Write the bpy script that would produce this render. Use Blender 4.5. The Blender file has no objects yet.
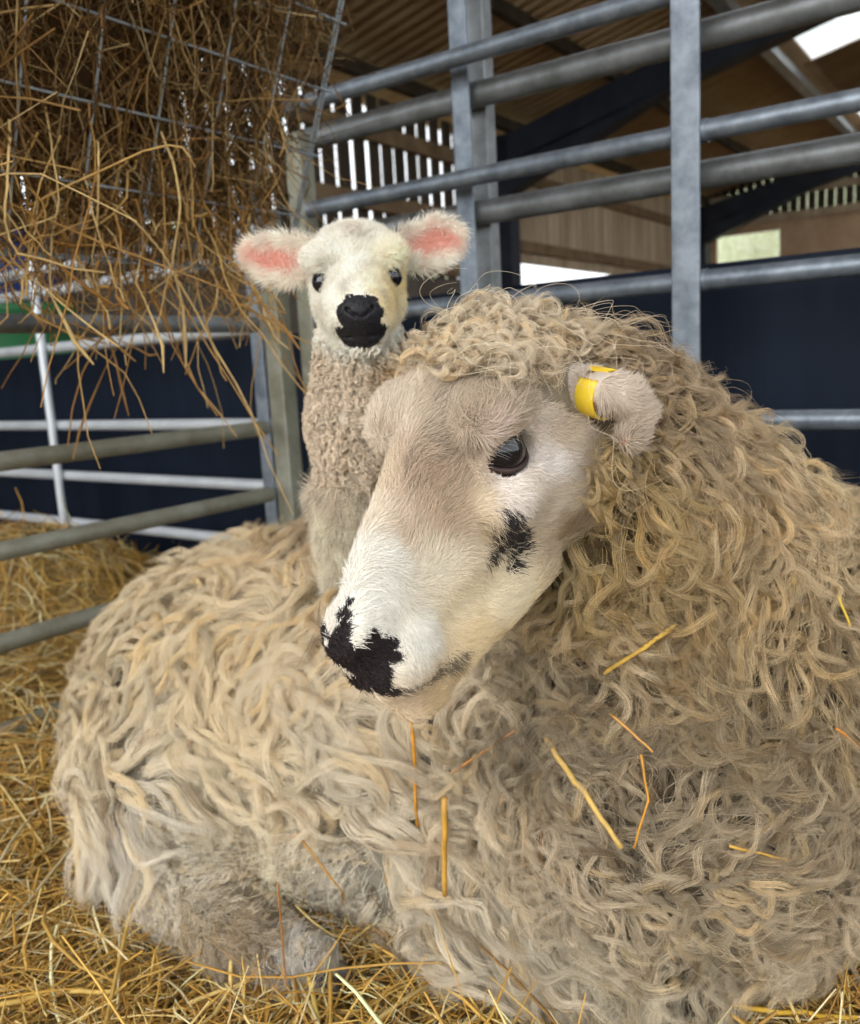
import bpy, math, random
import numpy as np
from mathutils import Vector, Matrix

# ------------------------------------------------------------------ camera, world, exposure
SC = bpy.context.scene
COL = SC.collection
rng = np.random.default_rng(7)
FPX, CX, CY = 860.0, 430.0, 512.0
EYE = np.array([0.0, 0.0, 0.68])
PITCH, ROLL = math.radians(9.8), math.radians(3.15)
_F = np.array([0, math.cos(PITCH), -math.sin(PITCH)])
_R0 = np.array([1.0, 0, 0])
_U0 = np.cross(_R0, _F)
CAMX = math.cos(ROLL) * _R0 - math.sin(ROLL) * _U0
CAMY = math.sin(ROLL) * _R0 + math.cos(ROLL) * _U0
cam_data = bpy.data.cameras.new('camera')
cam_data.sensor_width = 36.0
cam_data.sensor_fit = 'HORIZONTAL'
cam_data.lens = 36.0
cam_data.clip_start = 0.02
cam_data.dof.use_dof = True
cam_data.dof.focus_distance = 0.61
cam_data.dof.aperture_fstop = 10.0
cam = bpy.data.objects.new('camera', cam_data)
COL.objects.link(cam)
M = Matrix.Identity(4)
for i in range(3):
    M[i][0], M[i][1], M[i][2], M[i][3] = CAMX[i], CAMY[i], -_F[i], EYE[i]
cam.matrix_world = M
SC.camera = cam

world = bpy.data.worlds.new('overcast_sky')
SC.world = world
world.use_nodes = True
_bg = world.node_tree.nodes['Background']
_bg.inputs['Color'].default_value = (0.93, 0.97, 1.0, 1)
_bg.inputs['Strength'].default_value = 1.6
SC.view_settings.view_transform = 'Standard'
SC.view_settings.look = 'None'
SC.view_settings.exposure = 0.52
SC.view_settings.gamma = 1.0
SC.view_settings.use_curve_mapping = False
SC.cycles.max_bounces = 7
SC.cycles.debug_use_compact_bvh = True
SC.cycles.diffuse_bounces = 3
SC.cycles.transparent_max_bounces = 8
SC.cycles.sample_clamp_indirect = 6.0


def area_light(name, loc, target, sx, sy, power, color=(1, 1, 1)):
    ld = bpy.data.lights.new(name, 'AREA')
    ld.shape = 'RECTANGLE'
    ld.size, ld.size_y = sx, sy
    ld.energy = power
    ld.color = color
    o = bpy.data.objects.new(name, ld)
    COL.objects.link(o)
    o.location = loc
    o.rotation_euler = (Vector(target) - Vector(loc)).to_track_quat('-Z', 'Y').to_euler()
    return o


# daylight through the open end of the shed, behind and to the left of the camera
area_light('doorway_daylight', (-1.9, -1.7, 2.0), (0.1, 0.9, 0.4), 3.2, 2.4, 74.0, (1.0, 0.98, 0.95))


# ------------------------------------------------------------------ projection helpers
def W(px, py, d):
    """World point seen at pixel px, py at forward depth d."""
    return EYE + d * (_F + CAMX * (px - CX) / FPX - CAMY * (py - CY) / FPX)


def hit(px, py, p0, n):
    """World point where the ray through a pixel meets a plane."""
    d = _F + CAMX * (px - CX) / FPX - CAMY * (py - CY) / FPX
    n = np.asarray(n, float)
    return EYE + d * ((np.asarray(p0, float) - EYE) @ n) / (d @ n)


E1 = np.array([-0.814, 0.581, 0.0])     # along the long hurdle line, away to the left
E2 = np.array([0.581, 0.814, 0.0])      # along the shed, away to the right
UP = np.array([0.0, 0, 1])


# ------------------------------------------------------------------ object helpers
def prop(o, label=None, cat=None, group=None, kind=None):
    if label: o['label'] = label
    if cat: o['category'] = cat
    if group: o['group'] = group
    if kind: o['kind'] = kind
    return o


def empty(name, loc, label=None, cat=None, group=None):
    o = bpy.data.objects.new(name, None)
    COL.objects.link(o)
    o.location = tuple(loc)
    o.empty_display_size = 0.1
    bpy.context.view_layer.update()
    return prop(o, label, cat, group)


def link(name, data, parent=None):
    o = bpy.data.objects.new(name, data)
    COL.objects.link(o)
    if parent is not None:
        o.parent = parent
        o.matrix_parent_inverse = parent.matrix_world.inverted()
    return o


def mesh_np(name, verts, faces, mat, parent=None, smooth=True, color=None):
    """verts (n,3); faces (m,k) numpy array or list of arrays with different k."""
    me = bpy.data.meshes.new(name)
    verts = np.ascontiguousarray(verts, dtype=np.float32)
    fl = faces if isinstance(faces, list) else [faces]
    fl = [np.asarray(f, dtype=np.int32) for f in fl if len(f)]
    loops = np.concatenate([f.ravel() for f in fl])
    sizes = np.concatenate([np.full(len(f), f.shape[1], dtype=np.int32) for f in fl])
    starts = np.concatenate([[0], np.cumsum(sizes)[:-1]]).astype(np.int32)
    me.vertices.add(len(verts)); me.vertices.foreach_set('co', verts.ravel())
    me.loops.add(len(loops)); me.loops.foreach_set('vertex_index', loops)
    me.polygons.add(len(sizes)); me.polygons.foreach_set('loop_start', starts)
    if smooth:
        me.polygons.foreach_set('use_smooth', np.ones(len(sizes), dtype=bool))
    me.update(calc_edges=True)
    me.validate()
    if color is not None:
        at = me.color_attributes.new('tint', 'FLOAT_COLOR', 'POINT')
        c = np.ones((len(verts), 4), dtype=np.float32); c[:, :3] = color
        at.data.foreach_set('color', c.ravel())
    for m in (mat if isinstance(mat, (list, tuple)) else [mat]):
        me.materials.append(m)
    return link(name, me, parent)


BOXF = np.array([[0, 3, 2, 1], [4, 5, 6, 7], [0, 1, 5, 4], [1, 2, 6, 5], [2, 3, 7, 6], [3, 0, 4, 7]])


class MB:
    """collects shapes into one mesh"""
    def __init__(self): self.v = []; self.q = []; self.n = 0; self.t = []
    def add(self, v, q):
        self.v.append(np.asarray(v, float)); self.q.append(np.asarray(q) + self.n); self.n += len(v); return self
    def box(self, a, ux, uy, uz):
        """box from corner a with edge vectors"""
        a, ux, uy, uz = [np.asarray(k, float) for k in (a, ux, uy, uz)]
        v = [a, a + ux, a + ux + uy, a + uy, a + uz, a + ux + uz, a + ux + uy + uz, a + uy + uz]
        return self.add(v, BOXF)
    def tube(self, pts, rad, m=12):
        v, q = tube_arrays(np.asarray(pts, float)[None], np.broadcast_to(np.asarray(rad, float), (1, len(pts))), m, caps=True)
        return self.add(v, q)
    def build(self, name, mat, parent=None, smooth=False, bevel=0.0):
        o = mesh_np(name, np.concatenate(self.v), np.concatenate(self.q), mat, parent, smooth=True)
        if not smooth:
            o.data.set_sharp_from_angle(angle=math.radians(35))
        if bevel:
            b = o.modifiers.new('bevel', 'BEVEL'); b.width = bevel; b.segments = 2; b.limit_method = 'ANGLE'
        return o


def unit(v):
    return v / np.maximum(np.linalg.norm(v, axis=-1, keepdims=True), 1e-9)


def tube_arrays(P, Rr, m=4, caps=False, flat=1.0):
    """P (n,k,3) paths, Rr (n,k) radii -> verts, quads of n tubes"""
    n, k, _ = P.shape
    T = np.empty_like(P)
    T[:, 1:-1] = P[:, 2:] - P[:, :-2]; T[:, 0] = P[:, 1] - P[:, 0]; T[:, -1] = P[:, -1] - P[:, -2]
    T = unit(T)
    ref = np.where(np.abs(T.mean(1))[:, 2:3] > 0.8, np.array([[1.0, 0, 0]]), np.array([[0, 0, 1.0]]))
    A = unit(np.cross(T, ref[:, None, :])); B = np.cross(T, A)
    if caps:
        P = np.concatenate([P[:, :1], P, P[:, -1:]], 1); A = np.concatenate([A[:, :1], A, A[:, -1:]], 1)
        B = np.concatenate([B[:, :1], B, B[:, -1:]], 1)
        Rr = np.concatenate([Rr[:, :1] * 1e-3, Rr, Rr[:, -1:] * 1e-3], 1); k += 2
    ang = np.arange(m) / m * 2 * np.pi
    V = P[:, :, None] + Rr[:, :, None, None] * (np.cos(ang)[None, None, :, None] * A[:, :, None] + flat * np.sin(ang)[None, None, :, None] * B[:, :, None])
    V = V.reshape(-1, 3)
    i = np.arange(n)[:, None, None] * k * m; j = np.arange(k - 1)[None, :, None] * m; l = np.arange(m)[None, None, :]
    a = i + j + l; b = i + j + (l + 1) % m
    Q = np.stack([a, b, b + m, a + m], -1).reshape(-1, 4)
    return V, Q


# ------------------------------------------------------------------ materials
def mat(name, base=(0.5, 0.5, 0.5), rough=0.6, metal=0.0, spec=0.4, noise=None, bump=None, attr=None, col2=None, trans=0.0, emit=None):
    m = bpy.data.materials.new(name); m.use_nodes = True
    nt = m.node_tree; b = nt.nodes['Principled BSDF']
    b.inputs['Base Color'].default_value = (*base, 1); b.inputs['Roughness'].default_value = rough
    b.inputs['Metallic'].default_value = metal; b.inputs['Specular IOR Level'].default_value = spec
    tc = nt.nodes.new('ShaderNodeTexCoord')
    src = None
    if attr:
        a = nt.nodes.new('ShaderNodeAttribute'); a.attribute_name = attr; src = a.outputs['Color']
    if noise:
        sc, stretch, det, amt = noise
        mp = nt.nodes.new('ShaderNodeMapping'); mp.inputs['Scale'].default_value = stretch
        nt.links.new(tc.outputs['Object'], mp.inputs['Vector'])
        nz = nt.nodes.new('ShaderNodeTexNoise'); nz.inputs['Scale'].default_value = sc; nz.inputs['Detail'].default_value = det
        nz.inputs['Roughness'].default_value = 0.65
        nt.links.new(mp.outputs['Vector'], nz.inputs['Vector'])
        rp = nt.nodes.new('ShaderNodeMapRange'); rp.inputs['From Min'].default_value = 0.35; rp.inputs['From Max'].default_value = 0.65
        nt.links.new(nz.outputs['Fac'], rp.inputs['Value'])
        mx = nt.nodes.new('ShaderNodeMix'); mx.data_type = 'RGBA'
        nt.links.new(rp.outputs['Result'], mx.inputs['Factor'])
        if src is None:
            mx.inputs['A'].default_value = (*base, 1); mx.inputs['B'].default_value = (*(col2 or base), 1)
        else:
            ml = nt.nodes.new('ShaderNodeMix'); ml.data_type = 'RGBA'; ml.blend_type = 'MULTIPLY'; ml.inputs['Factor'].default_value = 1
            nt.links.new(src, ml.inputs['A']); ml.inputs['B'].default_value = (*([1 - amt] * 3), 1)
            nt.links.new(src, mx.inputs['A']); nt.links.new(ml.outputs['Result'], mx.inputs['B'])
        src = mx.outputs['Result']
        if bump:
            bp = nt.nodes.new('ShaderNodeBump'); bp.inputs['Strength'].default_value = bump[0]; bp.inputs['Distance'].default_value = bump[1]
            nt.links.new(nz.outputs['Fac'], bp.inputs['Height']); nt.links.new(bp.outputs['Normal'], b.inputs['Normal'])
    if src is not None:
        nt.links.new(src, b.inputs['Base Color'])
    if trans:
        b.inputs['Transmission Weight'].default_value = trans
    if emit:
        b.inputs['Emission Color'].default_value = (*emit[0], 1); b.inputs['Emission Strength'].default_value = emit[1]
    return m


STEEL = mat('galvanised_steel', (0.13, 0.155, 0.19), 0.45, 0.5, 0.5, noise=(22, (1, 1, 1), 8, .3), col2=(0.27, 0.31, 0.36), bump=(0.15, 0.002))
STEEL_DULL = mat('weathered_galvanised_steel', (0.16, 0.17, 0.17), 0.5, 0.5, 0.4, noise=(14, (1, 1, 1), 8, .3), col2=(0.30, 0.32, 0.34), bump=(0.2, 0.002))
STEEL_OLIVE = mat('muddy_galvanised_steel', (0.20, 0.19, 0.13), 0.55, 0.3, 0.4, noise=(10, (1, 1, 1), 8, .3), col2=(0.34, 0.34, 0.28), bump=(0.2, 0.002))
STEEL_BRIGHT = mat('bright_galvanised_steel', (0.55, 0.60, 0.66), 0.4, 0.4, 0.5, noise=(9, (1, 1, 1), 8, .3), col2=(0.72, 0.76, 0.8))
WIRE = mat('zinc_wire', (0.40, 0.45, 0.50), 0.4, 0.6, 0.5)
NAVY = mat('navy_plastic_sheet', (0.005, 0.009, 0.019), 0.6, 0, 0.12, noise=(3, (3, 3, .4), 8, .3), col2=(0.010, 0.016, 0.030), bump=(0.1, 0.01))
BOARD = mat('weathered_boards', (0.34, 0.25, 0.17), 0.8, 0, 0.2, noise=(3, (1, 1, .2), 8, .3), col2=(0.52, 0.41, 0.30))
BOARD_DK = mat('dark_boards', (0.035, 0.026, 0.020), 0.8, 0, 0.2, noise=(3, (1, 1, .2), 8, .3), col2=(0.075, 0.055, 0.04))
TIMBER = mat('timber', (0.16, 0.10, 0.06), 0.8, 0, 0.2, noise=(5, (1, 1, 1), 8, .3), col2=(0.26, 0.18, 0.11))
BEAM = mat('dark_blue_steel', (0.010, 0.014, 0.028), 0.5, 0, 0.4, noise=(4, (1, 1, 1), 6, .3), col2=(0.02, 0.026, 0.045))
PURLIN = mat('zinc_purlin', (0.40, 0.42, 0.46), 0.45, 0.5, 0.5, noise=(4, (1, 1, 1), 6, .3), col2=(0.55, 0.57, 0.6))
CONCRETE = mat('concrete', (0.085, 0.068, 0.055), 0.9, 0, 0.2, noise=(4, (1, 1, 1), 10, .3), col2=(0.16, 0.135, 0.115), bump=(.3, .01))
PANEL = mat('plywood_panel', (0.42, 0.27, 0.17), 0.8, 0, 0.2, noise=(3, (1, 1, 1), 8, .3), col2=(0.52, 0.36, 0.24))
GRASS = mat('green_field', (0.10, 0.16, 0.035), 0.95, 0, 0.1, noise=(2, (1, 1, 1), 8, .3), col2=(0.2, 0.26, 0.07))
DIRT = mat('trodden_straw_floor', (0.10, 0.065, 0.03), 0.95, 0, 0.1, noise=(25, (1, 1, 1), 10, .3), col2=(0.22, 0.15, 0.06), bump=(.6, .02))
STRAW = mat('straw', rough=0.5, spec=0.35, attr='tint', noise=(60, (1, 1, 1), 4, .25))
HAY = mat('hay', rough=0.6, spec=0.25, attr='tint', noise=(50, (1, 1, 1), 4, .3))

# ------------------------------------------------------------------ the shed
floor = MB().box((-14, -6, -0.05), (34, 0, 0), (0, 34, 0), (0, 0, 0.05)).build('floor', DIRT); prop(floor, kind='structure')
field = MB().box((-60, -40, -0.30), (140, 0, 0), (0, 140, 0), (0, 0, 0.2)).build('ground_outside', GRASS); prop(field, kind='structure')

COL1 = W(500, 358, 9.5); COL1[2] = 0                      # foot of the first steel column in the left wall line
def B(s, t, z):                                          # shed frame: s across (from the wall into the shed), t along
    return COL1 - E1 * s + E2 * t + UP * z
EAVE = 0.68 + 2.30
RISE = math.tan(math.radians(12.5))
X_, T_ = -E1, E2
T0, T1 = -10.5, 7.1
# left wall: vertical boards with daylight between them
mb = MB()
t = T0
r2 = random.Random(3)
while t < T1 - 0.2:
    w = 0.13 + r2.random() * 0.02
    gap = 0.045 + r2.random() * 0.025 if t < 0 else 0.012 + r2.random() * 0.012
    if t < 0:
        mb.box(B(-0.02, t, 1.5), X_ * 0.025, T_ * w, UP * (EAVE - 1.5 + 0.02))
    t += w + gap
    if t > 0 and not hasattr(mb, 'sw'): mb.sw = t
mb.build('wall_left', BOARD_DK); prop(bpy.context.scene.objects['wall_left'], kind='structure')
mb = MB(); t = 0.2
while t < T1 - 0.2:
    w = 0.13 + r2.random() * 0.02
    lo = 1.74 if t < 3.0 else 0.75
    mb.box(B(-0.02, t, lo), X_ * 0.025, T_ * w, UP * (EAVE - lo + 0.02))
    t += w + 0.010 + r2.random() * 0.02
prop(mb.build('wall_left_far_bay', BOARD), kind='structure')
mb = MB()
mb.box(B(-0.10, T0, 0), X_ * 0.12, T_ * -T0, UP * 1.5); mb.box(B(-0.10, 0, 0), X_ * 0.12, T_ * T1, UP * 0.75)
prop(mb.build('wall_left_base', CONCRETE), kind='structure')
mb = MB()
for z in (1.52, 2.02, 2.6):
    mb.box(B(0.01, T0, z), X_ * 0.06, T_ * (-T0 - .1), UP * 0.14)
for z in (1.86, 2.6):
    mb.box(B(0.01, .1, z), X_ * 0.06, T_ * 6.4, UP * 0.12)
prop(mb.build('trim_1', TIMBER), kind='structure')
# steel frames
def frame(t, n, base):
    mb = MB()
    mb.box(B(0.03, t - 0.1, 0), X_ * 0.22, T_ * 0.2, UP * (EAVE))
    L = 9.0
    d = unit(X_ + UP * RISE)
    dn = np.cross(T_, d); dn = dn if dn[2] < 0 else -dn
    p = B(0.03, t - 0.1, EAVE - 0.02)
    mb.box(p + dn * 0.34, d * L, T_ * 0.2, -dn * 0.30)
    # haunch
    v = [p + dn * 0.3, p + dn * 0.62, p + d * 1.9 + dn * 0.33, p + d * 1.9 + dn * 0.3]
    v = np.array(v + [k + T_ * 0.2 for k in v])
    mb.add(v, BOXF)
    prop(mb.build('beam_%d' % n, BEAM), kind='structure')
frame(0, 1, 0); frame(6.5, 2, 0); frame(-6.6, 3, 0)
# roof sheets: fibre cement corrugated, one mesh with skylight openings
d = unit(X_ + UP * RISE)
def roofpt(s, t): return B(0, t, EAVE + 0.16) + X_ * s + UP * RISE * s
RN = np.cross(d, T_); RN = RN if RN[2] > 0 else -RN
def roof_at(px, py):
    p = hit(px, py, roofpt(0, 0), RN) - COL1
    return -p @ E1, p @ E2
SKY = [(780, 40), (806, 65), (862, 30), (850, 0)]
sk = [roof_at(*q) for q in SKY]
ROOFMAT = mat('fibre_cement_roof', (0.36, 0.235, 0.15), 0.85, 0, 0.2, noise=(2, (1, 1, 1), 8, .3), col2=(0.48, 0.34, 0.23))
HEAD_O = (0.0305, 0.042, 0.656); HEAD_S = 1.009; EAR_D = 0.655; HEAD_SWING = 0.0
DENS = 1.0
def corrugated(name, patches, mt, kind='structure', dz=0.0):
    V = []; Q = []; n = 0
    for (s0, s1, t0, t1) in patches:
        k = max(2, int((t1 - t0) / 0.146 * 8)); tt = np.linspace(t0, t1, k)
        hh = 0.026 * np.cos(tt / 0.146 * 2 * np.pi) + dz
        ss = np.array([s0, s1])
        P = roofpt(0, 0) + ss[:, None, None] * (X_ + UP * RISE) + tt[None, :, None] * T_ + hh[None, :, None] * RN
        V.append(P.reshape(-1, 3)); i = np.arange(k - 1)
        Q.append(np.stack([i, i + 1, i + 1 + k, i + k], 1) + n); n += 2 * k
    o = mesh_np(name, np.concatenate(V), np.concatenate(Q), mt, smooth=True)
    m = o.modifiers.new('thickness', 'SOLIDIFY'); m.thickness = 0.007
    return prop(o, kind=kind)


SKYL = [(2.6, 5.2, 1.35, 2.42), (2.6, 5.2, 4.8, 5.9), (2.6, 5.2, -5.2, -4.1)]
SKY_ADDED = [(6.2, 8.9, 1.35, 3.0), (6.2, 8.9, 4.4, 6.2)]  # unseen rooflights, added to brighten the far bay
pat = [(-0.35, 2.66, T0, T1), (5.14, 6.25, T0, T1), (8.85, 9.4, T0, T1), (6.2, 8.9, T0, 1.35), (6.2, 8.9, 3.0, 4.4), (6.2, 8.9, 6.2, T1)]
edges = sorted([T0] + [a for k in SKYL for a in k[2:]] + [T1])
for i in range(0, len(edges), 2):
    pat.append((2.56, 5.2, edges[i], edges[i + 1]))
corrugated('roof', pat, ROOFMAT)
glassy = bpy.data.materials.new('translucent_rooflight'); glassy.use_nodes = True
nt = glassy.node_tree; nt.nodes.remove(nt.nodes['Principled BSDF'])
a = nt.nodes.new('ShaderNodeBsdfTranslucent'); b_ = nt.nodes.new('ShaderNodeBsdfTransparent'); mxs = nt.nodes.new('ShaderNodeMixShader')
a.inputs['Color'].default_value = (0.93, 0.96, 0.95, 1); mxs.inputs['Fac'].default_value = 0.5
nt.links.new(a.outputs[0], mxs.inputs[1]); nt.links.new(b_.outputs[0], mxs.inputs[2]); nt.links.new(mxs.outputs[0], nt.nodes['Material Output'].inputs['Surface'])
for i, k in enumerate(SKYL[:2] + SKY_ADDED):  # seen rooflights first, then the added unseen ones
    corrugated('window_%d' % (i + 1), [(k[0] - .05, k[1] + .05, k[2] - 0.02, k[3] + 0.02)], glassy, dz=0.012)
# purlins
mb = MB(); mb2 = MB()
for s in (0.15, 1.3, 3.7, 4.9, 6.1, 7.3, 8.6):
    mb.box(roofpt(s, T0) - RN * 0.17, d * 0.06, T_ * (T1 - T0), RN * 0.13)
mb2.box(roofpt(2.42, T0) - RN * 0.17, d * 0.10, T_ * (T1 - T0), RN * 0.13)
prop(mb.build('beam_4', BOARD_DK), kind='structure'); prop(mb2.build('beam_5', PURLIN), kind='structure')
# far gable end with a window opening
TE = 6.72
EB = lambda s, z: B(s, TE, z)
def ew(px, py):
    p = hit(px, py, EB(0, 0), T_); q = p - COL1
    return -q @ E1, p[2]
wa, wb = ew(716, 262), ew(780, 229)
ws0, ws1, wz0, wz1 = wa[0], wb[0], wa[1] - 0.1, wb[1]
mb = MB()
ztop = wz1 + 0.45
mb.box(EB(0, 0), X_ * 9.2, T_ * 0.12, UP * (wz0))
mb.box(EB(0, wz0), X_ * ws0, T_ * 0.1, UP * (wz1 - wz0)); mb.box(EB(ws1, wz0), X_ * (9.2 - ws1), T_ * 0.1, UP * (wz1 - wz0))
mb.box(EB(0, wz1), X_ * 9.2, T_ * 0.1, UP * (0.18))
prop(mb.build('wall_back', PANEL), kind='structure')
mb = MB(); s = 0.0
while s < 9.1:
    mb.box(EB(s, wz1 + 0.18), X_ * 0.115, T_ * 0.03, UP * (EAVE + RISE * s + 0.3 - wz1 - 0.18)); s += 0.135
prop(mb.build('wall_back_gable', BOARD_DK), kind='structure')
mb = MB()
for z in (wz1 + 0.12, wz1 + 0.5):
    mb.box(EB(0, z) - T_ * 0.06, X_ * 9.2, T_ * 0.05, UP * 0.12)
prop(mb.build('trim_2', BOARD), kind='structure')
# unseen right wall, left open further along to light roof and far walls
mb = MB(); mb.box(B(9.3, -4.0, 0), X_ * 0.1, T_ * 4.6, UP * (EAVE + RISE * 9.3))
prop(mb.build('wall_right', BOARD_DK), kind='structure')

# ------------------------------------------------------------------ hurdles of the pen
HP = W(690, 350, 1.62); HP[2] = 0
def hw(px, py, off=0.0):
    """s along E1 and height of the point seen at a pixel on the hurdle plane (off = behind)"""
    p = hit(px, py, HP + E2 * off, E2) - (HP + E2 * off)
    return p @ E1, p[2]
def HB(s, z, off=0.0): return HP + E1 * s + E2 * off + UP * z
SC_, _ = hw(302, 400)          # corner
RG = -1.0                      # right end out of frame
rails = [hw(640, 3)[1], hw(688, 134)[1], hw(676, 283)[1], hw(800, 420)[1], hw(860, 521)[1]]
h1 = empty('metal_hurdle', HB(0, 0), 'galvanised hurdle with thin rails and a flat upright, running right behind the ewe', 'gate')
def rail(par, m, off, z, s0, s1, r, name='rail'):
    k = MB().tube([HB(s0, z, off), HB(s1, z, off)], [r, r], 16)
    return k.build(name, m, par)
for z in rails + [max(0.08, rails[-1] - 0.2)]:
    rail(h1, STEEL, 0, z, RG, SC_ - 0.03, 0.0185)
MB().box(HB(-.026, 0.02, -0.026), E1 * 0.052, E2 * 0.008, UP * 1.6).build('upright', STEEL, h1, bevel=.002)
MB().box(HB(SC_ - 0.075, 0.02, -0.02), E1 * 0.05, E2 * 0.05, UP * 1.22).build('end_post', STEEL_OLIVE, h1, bevel=.004)
# welded collars on the rails beside the upright
for z in rails:
    MB().tube([HB(-0.034, z, 0), HB(0.034, z, 0)], [0.0205, 0.0205], 16).build('weld_collar', STEEL, h1)
# thick railed gate behind
g2 = empty('metal_gate', HB(0.5, 0, 0.10), 'heavier gate of thick grey tubes with two flat posts, behind the thin railed hurdle', 'gate')
zb, zd = hw(670, 44, .1)[1], hw(685, 178, .1)[1]
for z in (zb, zd):
    rail(g2, STEEL_DULL, 0.10, z, RG, SC_ + 0.05, 0.027)
sp, _ = hw(467, 200, .07)
MB().box(HB(sp - 0.026, 0.05, 0.055), E1 * 0.045, E2 * 0.008, UP * 1.75).build('front_bar', STEEL, g2, bevel=.002)
sp2, _ = hw(483, 200, .15)
MB().box(HB(sp2 - 0.03, 0.05, 0.13), E1 * 0.055, E2 * 0.04, UP * 1.75).build('post', STEEL_DULL, g2, bevel=.003)
# navy sheets behind the hurdle line
_, zn = hw(690, 266, .20); _, znl = hw(200, 343, .20)
nv = MB().box(HB(RG - .3, 0.0, .20), E1 * (SC_ - RG + .26), E2 * 0.02, UP * zn).build('stock_panel', NAVY, bevel=.004)
prop(nv, 'dark navy solid sheet standing behind the right hand hurdle', 'panel', None)
_, znl = hw(150, 346, .20)
nv = MB().box(HB(SC_ + .0, 0.0, .20), E1 * 2.2, E2 * 0.02, UP * znl).build('stock_panel', NAVY, bevel=.004)
prop(nv, 'dark navy solid sheet standing behind the bright left hand hurdle', 'panel', None)
# bright hurdle continuing to the left
h3 = empty('metal_hurdle', HB(SC_ + 1.0, 0), 'bright thin railed hurdle at far left in front of the navy sheet', 'gate')
rl = [hw(165, 337)[1], hw(120, 425)[1], hw(120, 478)[1], hw(120, 527)[1], hw(165, 272)[1], hw(120, 255)[1]]
for z in rl:
    rail(h3, STEEL_BRIGHT, 0, z, SC_ + 0.06, SC_ + 2.1, 0.0165)
su, _ = hw(57, 400)
MB().tube([HB(su, 0.05, -.03), HB(su, rl[-1] + .05, -.03)], [.014, .014], 12).build('upright', STEEL_BRIGHT, h3)
MB().box(HB(SC_ + .05, 0.02, -0.02), E1 * 0.05, E2 * 0.05, UP * (rl[-1] + .02)).build('end_post', STEEL_DULL, h3, bevel=.004)
# olive hurdle running from the near left to the corner
lc = hit(262, 400, HB(SC_ + .05, 0, -.12), E2); lc[2] = 0
def lw(px, py):
    p = hit(px, py, lc, E1) - lc
    return -(p @ E2), p[2]
def LB(s, z, off=0.): return lc - E2 * s + UP * z + E1 * off
zl = [lw(100, 324)[1], lw(100, 449)[1], lw(130, 524)[1], lw(80, 620)[1], lw(50, 715)[1]]
h4 = empty('metal_hurdle', LB(0.5, 0), 'muddy olive tubed hurdle at near left, sloping down past the straw', 'gate')
for i, z in enumerate(zl):
    MB().tube([LB(0.0, z), LB(2.3, z)], [.0185, .0185], 16).build('rail', STEEL_OLIVE if i else STEEL_DULL, h4)
MB().box(LB(-.05, 0.0, -0.025), -E2 * -0.05, E1 * 0.05, UP * (zl[0] + .16)).build('end_post', STEEL_OLIVE, h4, bevel=.004)
MB().box(LB(-.045, 0.0, 0.03), -E2 * -0.008, E1 * 0.04, UP * (zl[0] + .16)).build('flat_bar', STEEL, h4, bevel=.002)
# ------------------------------------------------------------------ implicit shapes
def smin(a, b, k):
    h = np.clip(0.5 + 0.5 * (b - a) / k, 0, 1)
    return b + (a - b) * h - k * h * (1 - h)
def smax(a, b, k): return -smin(-a, -b, k)
def ell(p, c, r, R=None):
    q = p - np.asarray(c, float)
    if R is not None: q = q @ R
    r = np.asarray(r, float)
    k0 = np.linalg.norm(q / r, axis=1); k1 = np.linalg.norm(q / r ** 2, axis=1)
    return k0 * (k0 - 1) / np.maximum(k1, 1e-6)
def cap(p, a, b, ra, rb):
    a = np.asarray(a, float); b = np.asarray(b, float); ab = b - a
    t = np.clip((p - a) @ ab / (ab @ ab), 0, 1)
    return np.linalg.norm(p - a - t[:, None] * ab, axis=1) - (ra + (rb - ra) * t)


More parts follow.
